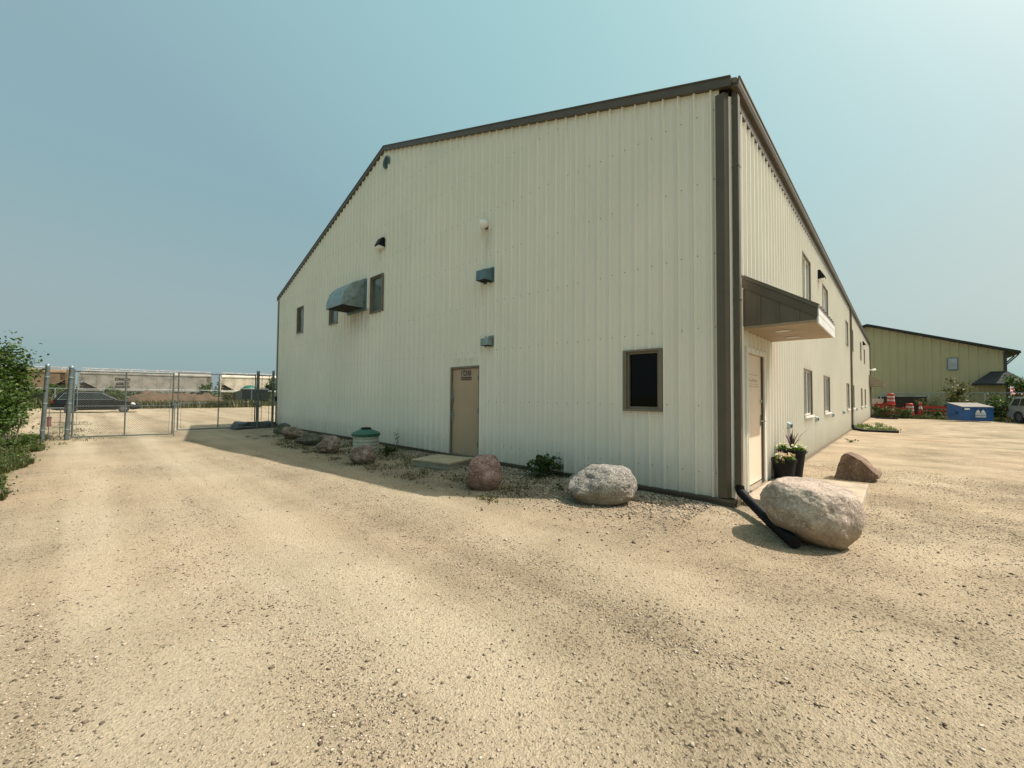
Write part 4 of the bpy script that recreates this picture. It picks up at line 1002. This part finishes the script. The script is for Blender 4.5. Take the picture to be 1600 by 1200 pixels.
# ------------------------------------------------------------------ vehicles
m_tyre = M('tyre_rubber', (.02, .02, .02), .8, var=.1); m_rim = M('alloy_rim', (.16, .16, .155), .4, metal=.5, var=.05)
m_carblk = M('dark_green_black_paint', (.006, .009, .010), .3, var=.05, spec=.25); m_carglass = M('car_glass', (.012, .02, .018), .05, var=.0, spec=.35)
m_silver = M('grey_silver_paint', (.20, .225, .225), .3, metal=.2, var=.05, coat=.5); m_headl = M('headlight_glass', (.75, .76, .74), .1, var=.0)
m_redl = M('tail_light', (.07, .008, .008), .2, var=0.)
def vehicle(name, label, cat, loc, rz, prof, house, paint, wheels, wr, hw, glass_side, ws, rw, rails=True, chrome=True, tin=.24):
    t = thing(name, label, cat, loc, rz)
    zb = house[0][1]
    wf = lambda z: hw - max(0, z - zb) * tin
    def arch(p):   # insert wheel arches into the bottom run
        out = []; zbt = min(q[1] for q in p)
        out = list(p); xs = sorted(wheels, reverse=False); bot = []
        for wx in xs:
            R_ = wr + .06
            for k in range(9):
                an = math.pi - math.pi * k / 8; bot.append((wx + R_ * math.cos(an), max(zbt, wr + R_ * math.sin(an)) if 0 < k < 8 else zbt))
        return bot, zbt
    bot, zbt = arch(prof)
    poly = bot + prof      # prof runs from the front bottom over the top to the rear bottom
    mb = MB(); n = len(poly)
    lay = [(-hw, .0), (-hw * .0 + hw, .0)]
    vs = [(x, -hw * (1 - .04 * smooth(.55, .2, z) - .05 * smooth(1.9, 2.5, abs(x))), z) for x, z in poly] + [(x, hw * (1 - .04 * smooth(.55, .2, z) - .05 * smooth(1.9, 2.5, abs(x))), z) for x, z in poly]
    fs = [tuple(range(n)), tuple(range(2 * n - 1, n - 1, -1))] + [(i + n, (i + 1) % n + n, (i + 1) % n, i) for i in range(n)]
    body = mb.add(vs, fs).build('body', paint, t, bevel=.035, segs=3)
    n = len(house); mb = MB()
    vs = [(x, -wf(z), z) for x, z in house] + [(x, wf(z), z) for x, z in house]
    fs = [tuple(range(n)), tuple(range(2 * n - 1, n - 1, -1))] + [(i + n, (i + 1) % n + n, (i + 1) % n, i) for i in range(n)]
    mb.add(vs, fs); cab = mb.build('cabin', paint, t, bevel=.05, segs=3)
    for poly in glass_side:
        for s in (-1, 1):
            mb = MB(); m_ = len(poly); vs = [(x, s * (wf(z) + .006), z) for x, z in poly] + [(x, s * (wf(z) - .02), z) for x, z in poly]
            mb.add(vs, [tuple(range(m_)), tuple(range(2 * m_ - 1, m_ - 1, -1))] + [(i + m_, (i + 1) % m_ + m_, (i + 1) % m_, i) for i in range(m_)]).build('side_window', m_carglass, t)
    for (x0, z0, x1, z1), nm in ((ws, 'windscreen'), (rw, 'rear_window')):
        d = Vector((x1 - x0, 0, z1 - z0)).normalized(); nn = Vector((d.z, 0, -d.x));
        if (nn.x > 0) != (nm == 'windscreen'): nn = -nn
        o_ = nn * .012
        p = [Vector((x0, -wf(z0) + .09, z0)), Vector((x0, wf(z0) - .09, z0)), Vector((x1, wf(z1) - .10, z1)), Vector((x1, -wf(z1) + .10, z1))]
        MB().prism([q + o_ for q in p], -nn * .03).build(nm, m_carglass, t)
    if chrome:
        for s in (-1, 1):
            pts = [(x, s * (wf(z) + .008), z) for x, z in chrome]; MB().tube(pts, .016, 6).build('window_trim', m_chrome, t)
    for wx in wheels:
        for s in (-1, 1):
            mb = MB(); q = s * (hw - .13)
            pr = [(wr * .62, -.10), (wr * .94, -.11), (wr, -.08), (wr, .08), (wr * .94, .11), (wr * .62, .10)]
            vs = []; sg = 24
            for r_, z_ in pr: vs += [(wx + r_ * math.cos(2 * math.pi * k / sg), q + z_ * s, wr + r_ * math.sin(2 * math.pi * k / sg)) for k in range(sg)]
            fs = [(i * sg + k, i * sg + (k + 1) % sg, (i + 1) * sg + (k + 1) % sg, (i + 1) * sg + k) for i in range(5) for k in range(sg)]
            w = mb.add(vs, fs).build('wheel', m_tyre, t)
            mb = MB(); ring = [(wx + wr * .63 * math.cos(2 * math.pi * k / sg), q + s * .06, wr + wr * .63 * math.sin(2 * math.pi * k / sg)) for k in range(sg)]
            mb.prism(ring, (0, s * .02, 0))
            for k in range(6):
                an = 2 * math.pi * k / 6; c_, s2 = math.cos(an), math.sin(an)
                mb.tube([(wx, q + s * .09, wr), (wx + wr * .58 * c_, q + s * .085, wr + wr * .58 * s2)], .028, 5)
            mb.build('rim', m_rim, w)
    fx = max(p[0] for p in prof); rx = min(p[0] for p in prof)
    for s in (-1, 1):
        mb = MB().prism([(fx - .10, s * (hw - .10), .66), (fx - .55, s * (hw + .004), .80), (fx - .60, s * (hw + .004), .72), (fx - .12, s * (hw - .08), .58)], (.03, s * .012, .05)); mb.build('headlight', m_headl, t)
        MB().box(rx - .012, rx + .18, s * hw - (.02 if s > 0 else -.02) - .02, s * hw + .02 * s + .01, .78, 1.0).build('tail_light', m_redl, t)
        mb = MB().prism([(house[-1][0] - .30, s * (hw - .01), zb - .0), (house[-1][0] - .42, s * (hw - .01), zb - .0), (house[-1][0] - .40, s * (hw - .01), zb + .15), (house[-1][0] - .30, s * (hw - .01), zb + .13)], (0, s * .2, 0)); mb.build('mirror', paint, t, bevel=.02)
        for xx in (-.75, .25): MB().box(xx, xx + .18, min(s * (hw - .005), s * (hw + .03)), max(s * (hw - .005), s * (hw + .03)), .86, .90).build('handle', paint, t)
        if rails:
            xs = [p for p in house if p[1] > zb + .5]; x0, x1 = min(p[0] for p in xs) + .15, max(p[0] for p in xs) - .15; zt = max(p[1] for p in house)
            MB().tube([(x0, s * (wf(zt) - .12), zt - .01), (x0 + .1, s * (wf(zt) - .12), zt + .05), (x1 - .1, s * (wf(zt) - .12), zt + .05), (x1, s * (wf(zt) - .12), zt - .01)], .018, 6).build('roof_rail', m_black, t)
    return t
wag_prof = [(2.15, .24), (2.46, .30), (2.52, .52), (2.44, .70), (2.2, .82), (1.6, .95), (1.0, 1.03), (-2.35, 1.03), (-2.47, .92), (-2.5, .55), (-2.42, .30), (-2.1, .24)]
wag_house = [(-2.36, 1.0), (-2.10, 1.48), (-1.85, 1.64), (-1.2, 1.70), (-.2, 1.71), (.30, 1.63), (.7, 1.36), (1.28, 1.0)]
gl_side = [[(-2.05, 1.08), (-1.45, 1.08), (-1.45, 1.52), (-1.72, 1.50)], [(-1.38, 1.08), (-.42, 1.08), (-.42, 1.57), (-1.38, 1.53)], [(-.34, 1.08), (.95, 1.08), (.28, 1.50), (.1, 1.56), (-.34, 1.58)]]
vehicle('parked_car', 'dark estate car parked behind the left gate leaf', 'car', (-45.2, -5.55, gz(-45, -5.5) - .02), rad(88), wag_prof, wag_house, m_carblk, (-1.48, 1.52), .34, .93, gl_side,
        (1.24, 1.06, .36, 1.58), (-2.34, 1.06, -1.98, 1.52), chrome=[(-2.12, 1.06), (-1.80, 1.55), (-1.2, 1.60), (-.2, 1.62), (.22, 1.575), (1.05, 1.07), (-2.12, 1.06)])
suv_prof = [(2.0, .34), (2.34, .42), (2.36, .80), (2.28, 1.04), (1.2, 1.16), (-2.2, 1.14), (-2.32, 1.0), (-2.36, .5), (-2.2, .36), (-2.0, .34)]
suv_house = [(-2.25, 1.1), (-2.02, 1.70), (-1.75, 1.78), (-.2, 1.80), (.20, 1.74), (.95, 1.12)]
su_side = [[(-2.0, 1.18), (-1.35, 1.18), (-1.35, 1.66), (-1.82, 1.64)], [(-1.26, 1.18), (-.35, 1.18), (-.35, 1.69), (-1.26, 1.67)], [(-.26, 1.18), (.70, 1.18), (.18, 1.66), (-.26, 1.70)]]
vehicle('parked_suv', 'grey silver SUV at the right picture edge beside the blue dumpster', 'car', (9.05, 36.9, 0), rad(-66), suv_prof, suv_house, m_silver, (-1.4, 1.42), .37, .9, su_side,
        (.90, 1.18, .26, 1.70), (-2.22, 1.18, -2.0, 1.64), chrome=None)

# ------------------------------------------------------------------ railway: ballast bed and hopper cars
mb = MB(); mb.prism([(-97, -160, .9), (-89, -160, .9), (-87.5, -160, .3), (-98.5, -160, .3)], (0, 330, 0))
def tr_x(y): return -93.0 + .17 * (y + 6.5)
mb = MB()
for (ya, yb) in ((-160, 170),):
    d = Vector((tr_x(yb) - tr_x(ya), yb - ya, 0)).normalized(); s_ = Vector((d.y, -d.x, 0))
    A = Vector((tr_x(ya) - .9, ya, 0))
    mb.prism([A - s_ * 4.2 + Vector((0, 0, .2)), A + s_ * 4.2 + Vector((0, 0, .2)), A + s_ * 2.2 + Vector((0, 0, 1.0)), A - s_ * 2.2 + Vector((0, 0, 1.0))], (Vector((tr_x(yb) - .9, yb, 0)) - A))
o = mb.build('railway_bed', M('ballast', (.22, .19, .16), .95, var=.25, scale=2.)); tag(o, kind='structure')
def hopper(label, yc, paint, text, L=17.6):
    ang = math.atan2(1, .17); t = thing('hopper_wagon', label, 'railway wagon', (tr_x(yc) - .9, yc, 1.0), ang - math.radians(0), 'hopper wagons')
    # local x along the train, local -y faces the yard
    hb = L / 2 - .5; mb = MB()
    sp = [(-hb, 2.55), (-hb + 2.2, 1.12), (hb - 2.2, 1.12), (hb, 2.55), (hb, 3.75), (-hb, 3.75)]
    mb.prism([(x, -1.5, z) for x, z in sp], (0, 3.0, 0))
    mb.prism([(-hb, -1.5, 3.751), (-hb, 1.5, 3.751), (-hb, .8, 4.25), (-hb, -.8, 4.25)], (2 * hb, 0, 0))
    n = 9
    for k in range(1, n):
        x = -hb + 2 * hb * k / n; zb = 1.15 if abs(x) < hb - 2.2 else 1.15 + (abs(x) - hb + 2.2) * .65
        mb.box(x - .03, x + .03, -1.535, -1.5, zb, 3.7); mb.box(x - .03, x + .03, 1.5, 1.535, zb, 3.7)
    body = mb.build('body', paint, t)
    mb = MB().box(-L / 2 + .25, L / 2 - .25, -1.58, -1.38, .92, 1.14).box(-L / 2 + .25, L / 2 - .25, 1.38, 1.58, .92, 1.14).box(-hb, hb, -1.58, -1.501, 3.62, 3.8).box(-hb, hb, 1.501, 1.58, 3.62, 3.8); mb.build('sill', paint, t)
    mb = MB().box(-hb, hb, -.45, .45, 4.50, 4.56)
    for k in range(10):
        x = -hb + .5 + (2 * hb - 1) * k / 9; mb.box(x - .05, x + .05, -.75, -.68, 4.1, 4.52).box(x - .05, x + .05, .68, .75, 4.1, 4.52)
    mb.box(-hb, hb, -.80, -.70, 4.53, 4.60); mb.build('roof_walkway', m_rw, t)
    for s in (-1, 1):
        mb = MB(); xe = s * (L / 2 - .32)
        mb.box(xe - .05, xe + .05, -1.5, -1.38, 1.14, 3.7).box(xe - .05, xe + .05, 1.38, 1.5, 1.14, 3.7).box(min(xe - s * .75, xe), max(xe - s * .75, xe), -1.5, -1.44, 2.5, 3.75)
        mb.tube([(xe, -1.44, 1.14), (s * hb, -1.44, 2.6)], .05, 6)
        for k in range(5): mb.box(min(xe, xe - s * .5), max(xe, xe - s * .5), -1.53, -1.505, 1.3 + .42 * k, 1.34 + .42 * k)
        mb.build('end_platform', paint, t)
        MB().box(min(s * (hb - 1.5), s * (hb + .3)), max(s * (hb - 1.5), s * (hb + .3)), -1.1, 1.1, 1.141, 2.25).build('brake_gear', m_bogie, t)
        mb = MB(); cx = s * (L / 2 - 2.1)
        mb.box(cx - 1.25, cx + 1.25, -1.2, -1.05, .35, .72).box(cx - 1.25, cx + 1.25, 1.05, 1.2, .35, .72).box(cx - .25, cx + .25, -1.2, 1.2, .4, .9); tr = mb.build('bogie', m_bogie, t)
        for q in (-.9, .9):
            mb = MB()
            for yy in (-.8, .8):
                ring = [(cx + q + .44 * math.cos(2 * math.pi * k / 18), yy - .06, .44 + .44 * math.sin(2 * math.pi * k / 18)) for k in range(18)]; mb.prism(ring, (0, .12, 0))
            mb.build('wheelset', m_bogie, tr)
    for x in (-3.6, 0, 3.6):
        mb = MB().prism([(x - 1.5, -.9, 1.119), (x + 1.5, -.9, 1.119), (x + .5, -.9, .5), (x - .5, -.9, .5)], (0, 1.8, 0)); mb.build('discharge_chute', paint, t)
    if text:
        mb = MB()
        for i, s_ in enumerate(text): put_text(mb, s_, .62, lambda x, y, i=i: (-3.4 + x, -1.545, 2.85 - .72 * i + y), 1.05, 0, .012)
        for zz in (1.75, 1.6, 1.45): mb.box(-4.3, -2.5, -1.546, -1.536, zz, zz + .05)
        mb.build('lettering', m_black, t)
    return t
m_rw = M('pale_walkway', (.55, .53, .50), .6, var=.2); m_bogie = M('bogie_iron', (.05, .042, .035), .7, var=.2)
m_hgrey = M('pale_grey_wagon_paint', (.265, .248, .21), .6, var=.2, scale=.8); m_hbrown = M('brown_wagon_paint', (.16, .115, .065), .65, var=.2, scale=.8); m_hcream = M('cream_wagon_paint', (.56, .50, .38), .6, var=.15, scale=.8)
hopper('grey hopper wagon with black lettering behind the left gate leaf', 1.7, m_hgrey, ('DNCX', '60671'))
hopper('brown hopper wagon at the far left of the train', -16.3, m_hbrown, None)
hopper('cream hopper wagon behind the right gate leaf', 19.7, m_hcream, None)
def treeline():
    rng = np.random.default_rng(77); c = []
    for k in range(420):
        y = rng.uniform(-75, 75); h = 2.2 + 1.2 * fbm(y, 3., .12) + .6 * fbm(y, 9., .5); c.append((-113 + .17 * y + rng.normal() * 2., y, .8 + abs(rng.uniform(0, 1)) * max(.6, h), .8))
    v, f = leaves(clumped(rng, c, 16000, .8), .55, rng); tag(np_mesh('far_treeline', v, f, m_leafd), kind='stuff')
treeline()
# dirt mound
def mound(label, c, lx, ly, h, seed):
    n = 70; v = []; f = []
    for j in range(n + 1):
        for i in range(n + 1):
            u, w = i / n * 2 - 1, j / n * 2 - 1; x, y = c[0] + u * lx, c[1] + w * ly
            e = max(0, 1 - (abs(u) ** 2.2 + abs(w) ** 2.4)); z = h * e ** .75 * (.72 + .55 * mnoise.fractal(Vector((x * .45, y * .45, seed)), 1., 2., 5)) + e * .18 * mnoise.fractal(Vector((x * 2, y * 2, seed)), 1., 2., 3)
            v.append((x, y, gz(x, y) - .05 + max(-.04, z)))
    f = [(j * (n + 1) + i, j * (n + 1) + i + 1, (j + 1) * (n + 1) + i + 1, (j + 1) * (n + 1) + i) for j in range(n) for i in range(n)]
    o = np_mesh('dirt_mound', np.array(v), np.array(f), M('excavated_earth', (.095, .062, .035), .95, var=.3, scale=1.2, bump=.6, bscale=5., dirt=(.045, .038, .02)), smooth=True); return tag(o, label, 'dirt mound')
mound('long heap of brown earth at the back of the yard', (-58.5, .9), 3.4, 6.4, 2.15, 4.)
def mound_pts(rng):
    x = -55.2 + rng.normal() * .9; return x, rng.uniform(-4.2, 8.5)
tuft_patch('straw_grass', mound_pts, 3600, .75, m_grass, 13)
# cargo trailer
t = thing('cargo_trailer', 'dark green box trailer parked behind the right gate post', 'trailer', (-63.2, 10.0, 0), rad(85))
MB().box(-1.5, 1.5, -.95, .95, .75, 2.25).build('box_body', M('dark_green_panel', (.008, .014, .013), .6, spec=.2), t, bevel=.03)
mb = MB().box(-1.55, 1.55, -1.0, 1.0, 2.251, 2.31); mb.build('roof', M('grey_roof_sheet', (.35, .38, .36), .5), t)
MB().box(-.52, -.48, -.975, -.951, .8, 2.2).build('edge_trim', m_galv, t)
MB().prism([(-1.5, -.9, .75), (-2.3, -.9, .75), (-2.3, -.9, 1.8), (-1.5, -.9, 2.15)], (0, 1.8, 0)).build('nose', M('dark_olive_panel', (.02, .03, .02), .5), t)
for s in (-1, 1):
    for xw in (.1, .85):
        ring = [(xw + .33 * math.cos(2 * math.pi * k / 20), s * .98, .33 + .33 * math.sin(2 * math.pi * k / 20)) for k in range(20)]; w = MB().prism(ring, (0, -.2 * s, 0)).build('wheel', m_tyre, t)
mb = MB().box(-3.4, -1.5, -.05, .05, .55, .65).box(-3.1, -3.0, -.05, .05, 0, .55).box(-1.5, 1.5, -.8, .8, .6, .749); mb.build('chassis', m_black, t)
# green tanks and trees beyond the fence
for (x, y, l) in ((-70.5, 11.2, 'green domed tank top left of the right gate post'), (-71.0, 16.8, 'green domed tank top against the building edge')):
    t = thing('green_tank', l, 'tank', (x, y, gz(x, y)))
    MB().lathe([(1.1, 0), (1.1, 2.2)], seg=28).build('shell', M('green_tank_plastic', (.03, .12, .06), .5), t, smooth=True)
    MB().lathe([(1.15, 2.19), (1.12, 2.35), (.7, 2.75), (.25, 2.92), (0, 2.95)], seg=28).build('dome', m_lid, t, smooth=True)
shrub('tree', 'bright green young tree beyond the fence between trailer and building', 'tree', (-69.2, 13.9, 0), 3.9, 3.0, 1500, m_leaf, .32, 41, 6, None, .05, .2)
shrub('bush', 'green bush at the yard edge left of the building corner', 'bush', (-65.4, 16.2, 0), 2.6, 3.2, 1300, m_leaf, .30, 42, 6, None, .04, .05)
shrub('bush', 'low green bush on the bank behind the dirt mound', 'bush', (-72.5, 5.9, .0), 2.9, 2.2, 900, m_leaf, .30, 43, 6, None, .04, .1)
for i, (x, y, h, w, l) in enumerate(((-71, -9.5, 2.6, 5., 'wide green bush along the rails behind the dark car'), (-73, -4.0, 2.2, 5., 'green bush on the bank right of the car roof'), (-70, -14.2, 3.2, 3.4, 'green bush behind the left gate posts'), (-72, 8.9, 1.8, 3., 'grey green bush between dirt mound and trailer'))):
    shrub('bush', l, 'bush', (x, y, 0), h, w, 1500, m_leaf if i < 3 else m_leafo, .30, 50 + i, 9, None, .04, .02)
# little red marker by the left post
t = thing('red_marker', 'small faded red post behind the leftmost gate post', 'marker post', (-26.4, -7.42, gz(-26.4, -7.4)))
MB().lathe([(.075, 0), (.075, .36), (.065, .38)], seg=14).build('post_body', M('faded_red', (.16, .045, .035), .6), t); MB().lathe([(.085, .381), (.085, .42), (.05, .46), (0, .47)], seg=14).build('cap', m_redl, t)

# ------------------------------------------------------------------ right background
m_olive = wall_mat('olive_siding', (.36, .33, .185)); m_droof = M('dark_green_black_roof', (.015, .02, .02), .75, var=.2, scale=6.); m_dtrim = M('dark_trim', (.03, .028, .022), .5)
ob = thing('olive_building', 'olive metal building with dark roof across the right yard', 'building', (0, 0, 0))
OY = 46.0; OX0, OXR, OX1, OE, OR = -9.2, -.35, 8.22, 5.62, 8.62
mb = MB(); u = OX0; zt_ = lambda x: OE + (OR - OE) * (1 - abs(x - OXR) / (OX1 - OXR)) - .02
while u < OX1:
    for a, b, h0, h1 in ((u, u + .40, 0, 0), (u + .40, u + .45, 0, .035), (u + .45, u + .50, .035, .035), (u + .50, u + .55, .035, 0)):
        b = min(b, OX1); 
        if a >= b: continue
        mb.add([(a, OY - h0, 0), (b, OY - h1, 0), (b, OY - h1, zt_(b)), (a, OY - h0, zt_(a))], [(0, 1, 2, 3)])
    u += .55
mb.build('gable_wall', m_olive, ob)
MB().box(OX0, OX1, OY + .05, OY + 22, 0, OE - .05).build('rear_block', m_olive, ob)
for s in (1, -1):
    xe = OX1 + .75 if s > 0 else OX0 - .75; ze = OE - .75 * (OR - OE) / (OX1 - OXR)
    MB().prism([(xe, OY - .45, ze + .2), (OXR, OY - .45, OR + .2), (OXR, OY - .45, OR), (xe, OY - .45, ze)], (0, 23, 0)).build('roof_slope', m_droof, ob)
mb = MB().box(OX1 - .12, OX1 + .06, OY - .06, OY - .001, 3.7, OE - .05); mb.build('corner_trim', m_dtrim, ob)
for dy in (-.3, 1.5): MB().tube([(OX1 + .05, OY + dy + .32, 4.5), (OX1 + .7, OY + dy + .32, 5.32)], .05, 6).build('eave_bracket', m_dtrim, ob)
mb = MB().box(4.90, 5.56, OY - .12, OY - .04, 4.14, 5.24); w = mb.build('window', m_galv2, ob, bevel=.02)
MB().box(4.97, 5.49, OY - .135, OY - .121, 4.22, 5.16).build('pane', m_glassl, w)
# hipped porch roof wrapping the corner
e0x, e1x, ye0, ye1 = 6.30, 9.35, OY - 1.15, OY + 3.
mb = MB(); zl, zh = 2.92, 3.95
A = [(e0x, ye0, zl), (e1x, ye0, zl), (e1x, ye1, zl), (e0x, OY - .04, zl), (7.40, OY - .04, zh), (8.30, OY - .04, zh), (8.30, ye1, zh), (e0x, ye0, zl - .12), (e1x, ye0, zl - .12), (e1x, ye1, zl - .12), (e0x, OY - .04, zl - .12)]
mb.add(A, [(0, 1, 5, 4), (1, 2, 6, 5), (3, 0, 4), (0, 7, 8, 1), (1, 8, 9, 2), (3, 10, 7, 0), (7, 10, 9, 8)]); mb.build('porch_roof', m_droof, ob)
mb = MB().box(8.10, 8.30, OY - .9, OY - .7, 0, 2.8); mb.build('porch_post', m_dtrim, ob)
t = thing('red_roofed_house', 'low building with faded red roof at the far right', 'building', (16.5, 66, 0))
MB().box(-5, 5, 0, 8, 0, 2.2).build('wall', M('pale_wall', (.5, .45, .38), .7), t)
MB().prism([(-5.5, -.6, 2.1), (5.5, -.6, 2.1), (5.5, 4, 3.0), (-5.5, 4, 3.0)], (0, 0, .12)).build('roof', M('faded_red_roof', (.42, .17, .14), .6), t)
long_fence('side_fence', 'thin chain link fence in front of the olive building', [(.6, 42.6), (9.6, 41.2)], 2.1, 3.2, .12, .0022, .03)
# blue dumpster
m_blue = M('blue_dumpster_paint', (.008, .075, .24), .4, var=.15, scale=2.5, bump=.1, bscale=3.)
m_ink = M('white_stencil', (.62, .66, .66), .6, var=.05); m_lidg = M('grey_brown_lid', (.22, .20, .165), .6, var=.15)
t = thing('dumpster', 'blue steel dumpster with grey lids and white logo', 'dumpster', (5.42, 37.3, 0), rad(24))
mb = MB(); prof = [(-.75, .08), (.70, .08), (.78, .45), (.78, 1.36), (-.80, 1.08), (-.75, .5)]
mb.prism([(-.95, a, b) for a, b in prof], (1.9, 0, 0))
mb.box(-.97, .97, -.86, -.79, 1.0, 1.09); mb.build('body', m_blue, t, bevel=.015)
for x0, x1 in ((-.94, -.01), (.01, .94)):
    MB().prism([(x0, -.86, 1.10), (x0, .80, 1.385), (x0, .80, 1.42), (x0, -.86, 1.135)], (x1 - x0, 0, 0)).build('lid', m_lidg, t, bevel=.008)
for s in (-1, 1):
    a, b = sorted((s * .955, s * 1.06)); MB().box(a, b, -.35, .35, .55, .75).build('fork_pocket', m_blue, t)
mb = MB().box(-.80, -.50, -.868, -.861, .90, 1.03)
mb2 = MB(); yy = -.806
def q_(x, z): return (.12 + x, -.825 + (z - .1) * -.0, z)
P_ = lambda pts: mb2.prism([(.16 + x, -.83, z) for x, z in pts], (0, -.006, 0))
P_([(-.30, .70), (-.16, .92), (-.10, .86), (-.06, .80), (-.02, .74), (-.05, .70)]); P_([(.30, .70), (.16, .92), (.10, .86), (.06, .80), (.02, .74), (.05, .70)])
for z in (.63, .57, .51): P_([(-.31, z), (.31, z), (.31, z + .04), (-.31, z + .04)])
rs = random.Random(5); x = -.30
while x < .28:
    w = rs.uniform(.05, .08); P_([(x, .36), (x + w * .7, .36), (x + w * .7, .45), (x, .45)]); x += w
mb2.build('logo', m_ink, t); t.scale = (.9, .95, .95)
mb.build('label_plate', m_ink, t)
# front wall of the dumpster leans, so a flat face carries the logo
# traffic drums, cones and barricades in the weeds
m_orange = M('orange_plastic', (.40, .032, .014), .5, var=.12); m_bandw = M('white_band', (.45, .42, .38), .5, var=.1)
def drum(label, x, y, z=0., rz=0.):
    t = thing('traffic_drum', label, 'traffic drum', (x, y, z), rz, 'orange traffic drums')
    MB().lathe([(.30, 0), (.30, .06), (.26, .07), (.255, .30), (.245, .31), (.24, .52), (.23, .53), (.225, .74), (.215, .75), (.21, .94), (.15, .98), (0, .985)], seg=22).build('drum_body', m_orange, t)
    for z0 in (.34, .62): MB().lathe([(.249 - .03 * (z0 - .34), z0), (.245 - .03 * (z0 - .34), z0 + .13)], seg=22).build('white_band', m_bandw, t)
    return t
drum('upper orange and white drum standing on top of another drum', 1.28, 40.5, 1.07)
drum('orange drum carrying another drum on its top', 1.28, 40.5, .07)
drum('orange drum standing alone right of the drum stack', 2.40, 40.2, .25)
def cone(label, x, y, z=0., s=1.):
    t = thing('traffic_cone', label, 'traffic cone', (x, y, z), .3, 'orange traffic cones')
    MB().box(-.2, .2, -.2, .2, 0, .04).build('base', m_orange, t)
    MB().lathe([(.15 * s, .04), (.03 * s, .92 * s), (0, .93 * s)], seg=18).build('cone_body', m_orange, t)
    MB().lathe([(.11 * s, .42 * s), (.085 * s, .60 * s)], seg=18).build('white_band', m_bandw, t); return t
cone('orange cone right of the lone drum', 3.02, 40.2, .3, 1.15); cone('orange cone left of the drum stack', .78, 40.0, .2, .9)
def barricade(label, x, y, z, L_, rz, tilt=0.):
    t = thing('barricade', label, 'barricade', (x, y, z), rz, 'orange barricades')
    for zz in (.55, .85): MB().box(-L_ / 2, L_ / 2, -.03, .0, zz, zz + .18).build('rail', m_orange, t)
    for xx in (-L_ / 2 + .15, L_ / 2 - .2):
        MB().prism([(xx, -.32, 0), (xx, -.26, 0), (xx, .02, 1.1), (xx, -.031, 1.1)], (.05, 0, 0)).build('leg', m_orange, t); MB().prism([(xx, .30, 0), (xx, .24, 0), (xx, .021, 1.0), (xx, .025, 1.1)], (.05, 0, 0)).build('leg', m_orange, t)
    t.rotation_euler = (tilt, 0, rz); return t
barricade('orange rail barricade left of the blue dumpster', 3.85, 40.6, .0, 1.3, .1); barricade('leaning orange barricade below the white panel', .62, 40.4, .15, .9, .3, .15); barricade('low orange barricade between drum stack and lone drum', 1.75, 39.9, -.15, .9, -.2)
t = thing('striped_panel', 'white warning panel with red diagonal stripes near the far building corner', 'sign', (.42, 41.2, 0), 0)
MB().box(-.36, .40, -.03, 0, .85, 1.6).build('board', m_bandw, t)
for k in range(2): MB().prism([(-.30 + .4 * k, -.034, .86), (-.12 + .4 * k, -.034, .86), (.0 + .4 * k, -.034, 1.15), (.0 + .4 * k, -.034, 1.4)], (0, .003, 0)).build('stripe', m_orange, t)
for x in (-.3, .3): MB().box(x, x + .05, .001, .05, 0, 1.5).build('leg', m_galv, t)
t = thing('equipment_shelter', 'low dark shelter with flat grey roof behind the drums', 'shelter', (1.9, 44.2, 0))
MB().box(-1.5, 1.6, -.6, .9, 0, 1.78).build('dark_bay', M('dark_bay', (.012, .014, .012), .9), t); MB().box(-1.6, 1.7, -.75, 1.0, 1.781, 1.92).build('roof', m_galv, t)
shrub('sapling', 'thin sapling rising behind the blue dumpster', 'tree', (5.25, 41.3, 0), 3.1, 1.9, 800, m_leafo, .20, 61, 4, None, .03, .15)
shrub('bush', 'dark olive bush between dumpster and SUV', 'bush', (7.35, 40.2, 0), 2.1, 2.3, 1700, m_leafd, .16, 62, 7, None, .03, .02)
shrub('tree', 'small slender tree behind the SUV at the porch corner', 'tree', (8.55, 42.6, 0), 3.3, 1.3, 900, m_leaf, .18, 63, 3, None, .03, .25)
shrub('bush', 'green bush behind the SUV at the right edge', 'bush', (10.3, 42.4, 0), 1.9, 3.0, 1400, m_leaf, .18, 64, 7, None, .03, .02)
for i, (x, y, h, w, l) in enumerate(((.55, 39.3, 1.15, 1.3, 'weedy bush at the far corner of the cream building'), (1.45, 39.2, 1.05, 1.4, 'weedy bush growing in front of the drum stack'), (2.25, 39.3, .85, 1.2, 'low weeds in front of the lone drum'), (3.6, 39.8, .8, 1.6, 'weedy bush below the barricade left of the dumpster'), (3.5, 41.6, 1.7, 1.6, 'tall pale weeds behind the barricade by the fence'))):
    shrub('weed_clump', l, 'weed', (x, y, 0), h, w, 700, m_leafo if i in (1, 4) else m_leafd, .11, 70 + i, 8, None, .012, .02)
def rb_pts(rng):
    x = rng.uniform(-.2, 11); return x, 39.4 - .10 * x + abs(rng.normal()) * 1.2
tuft_patch('roadside_grass', rb_pts, 6000, .32, m_grass, 17)
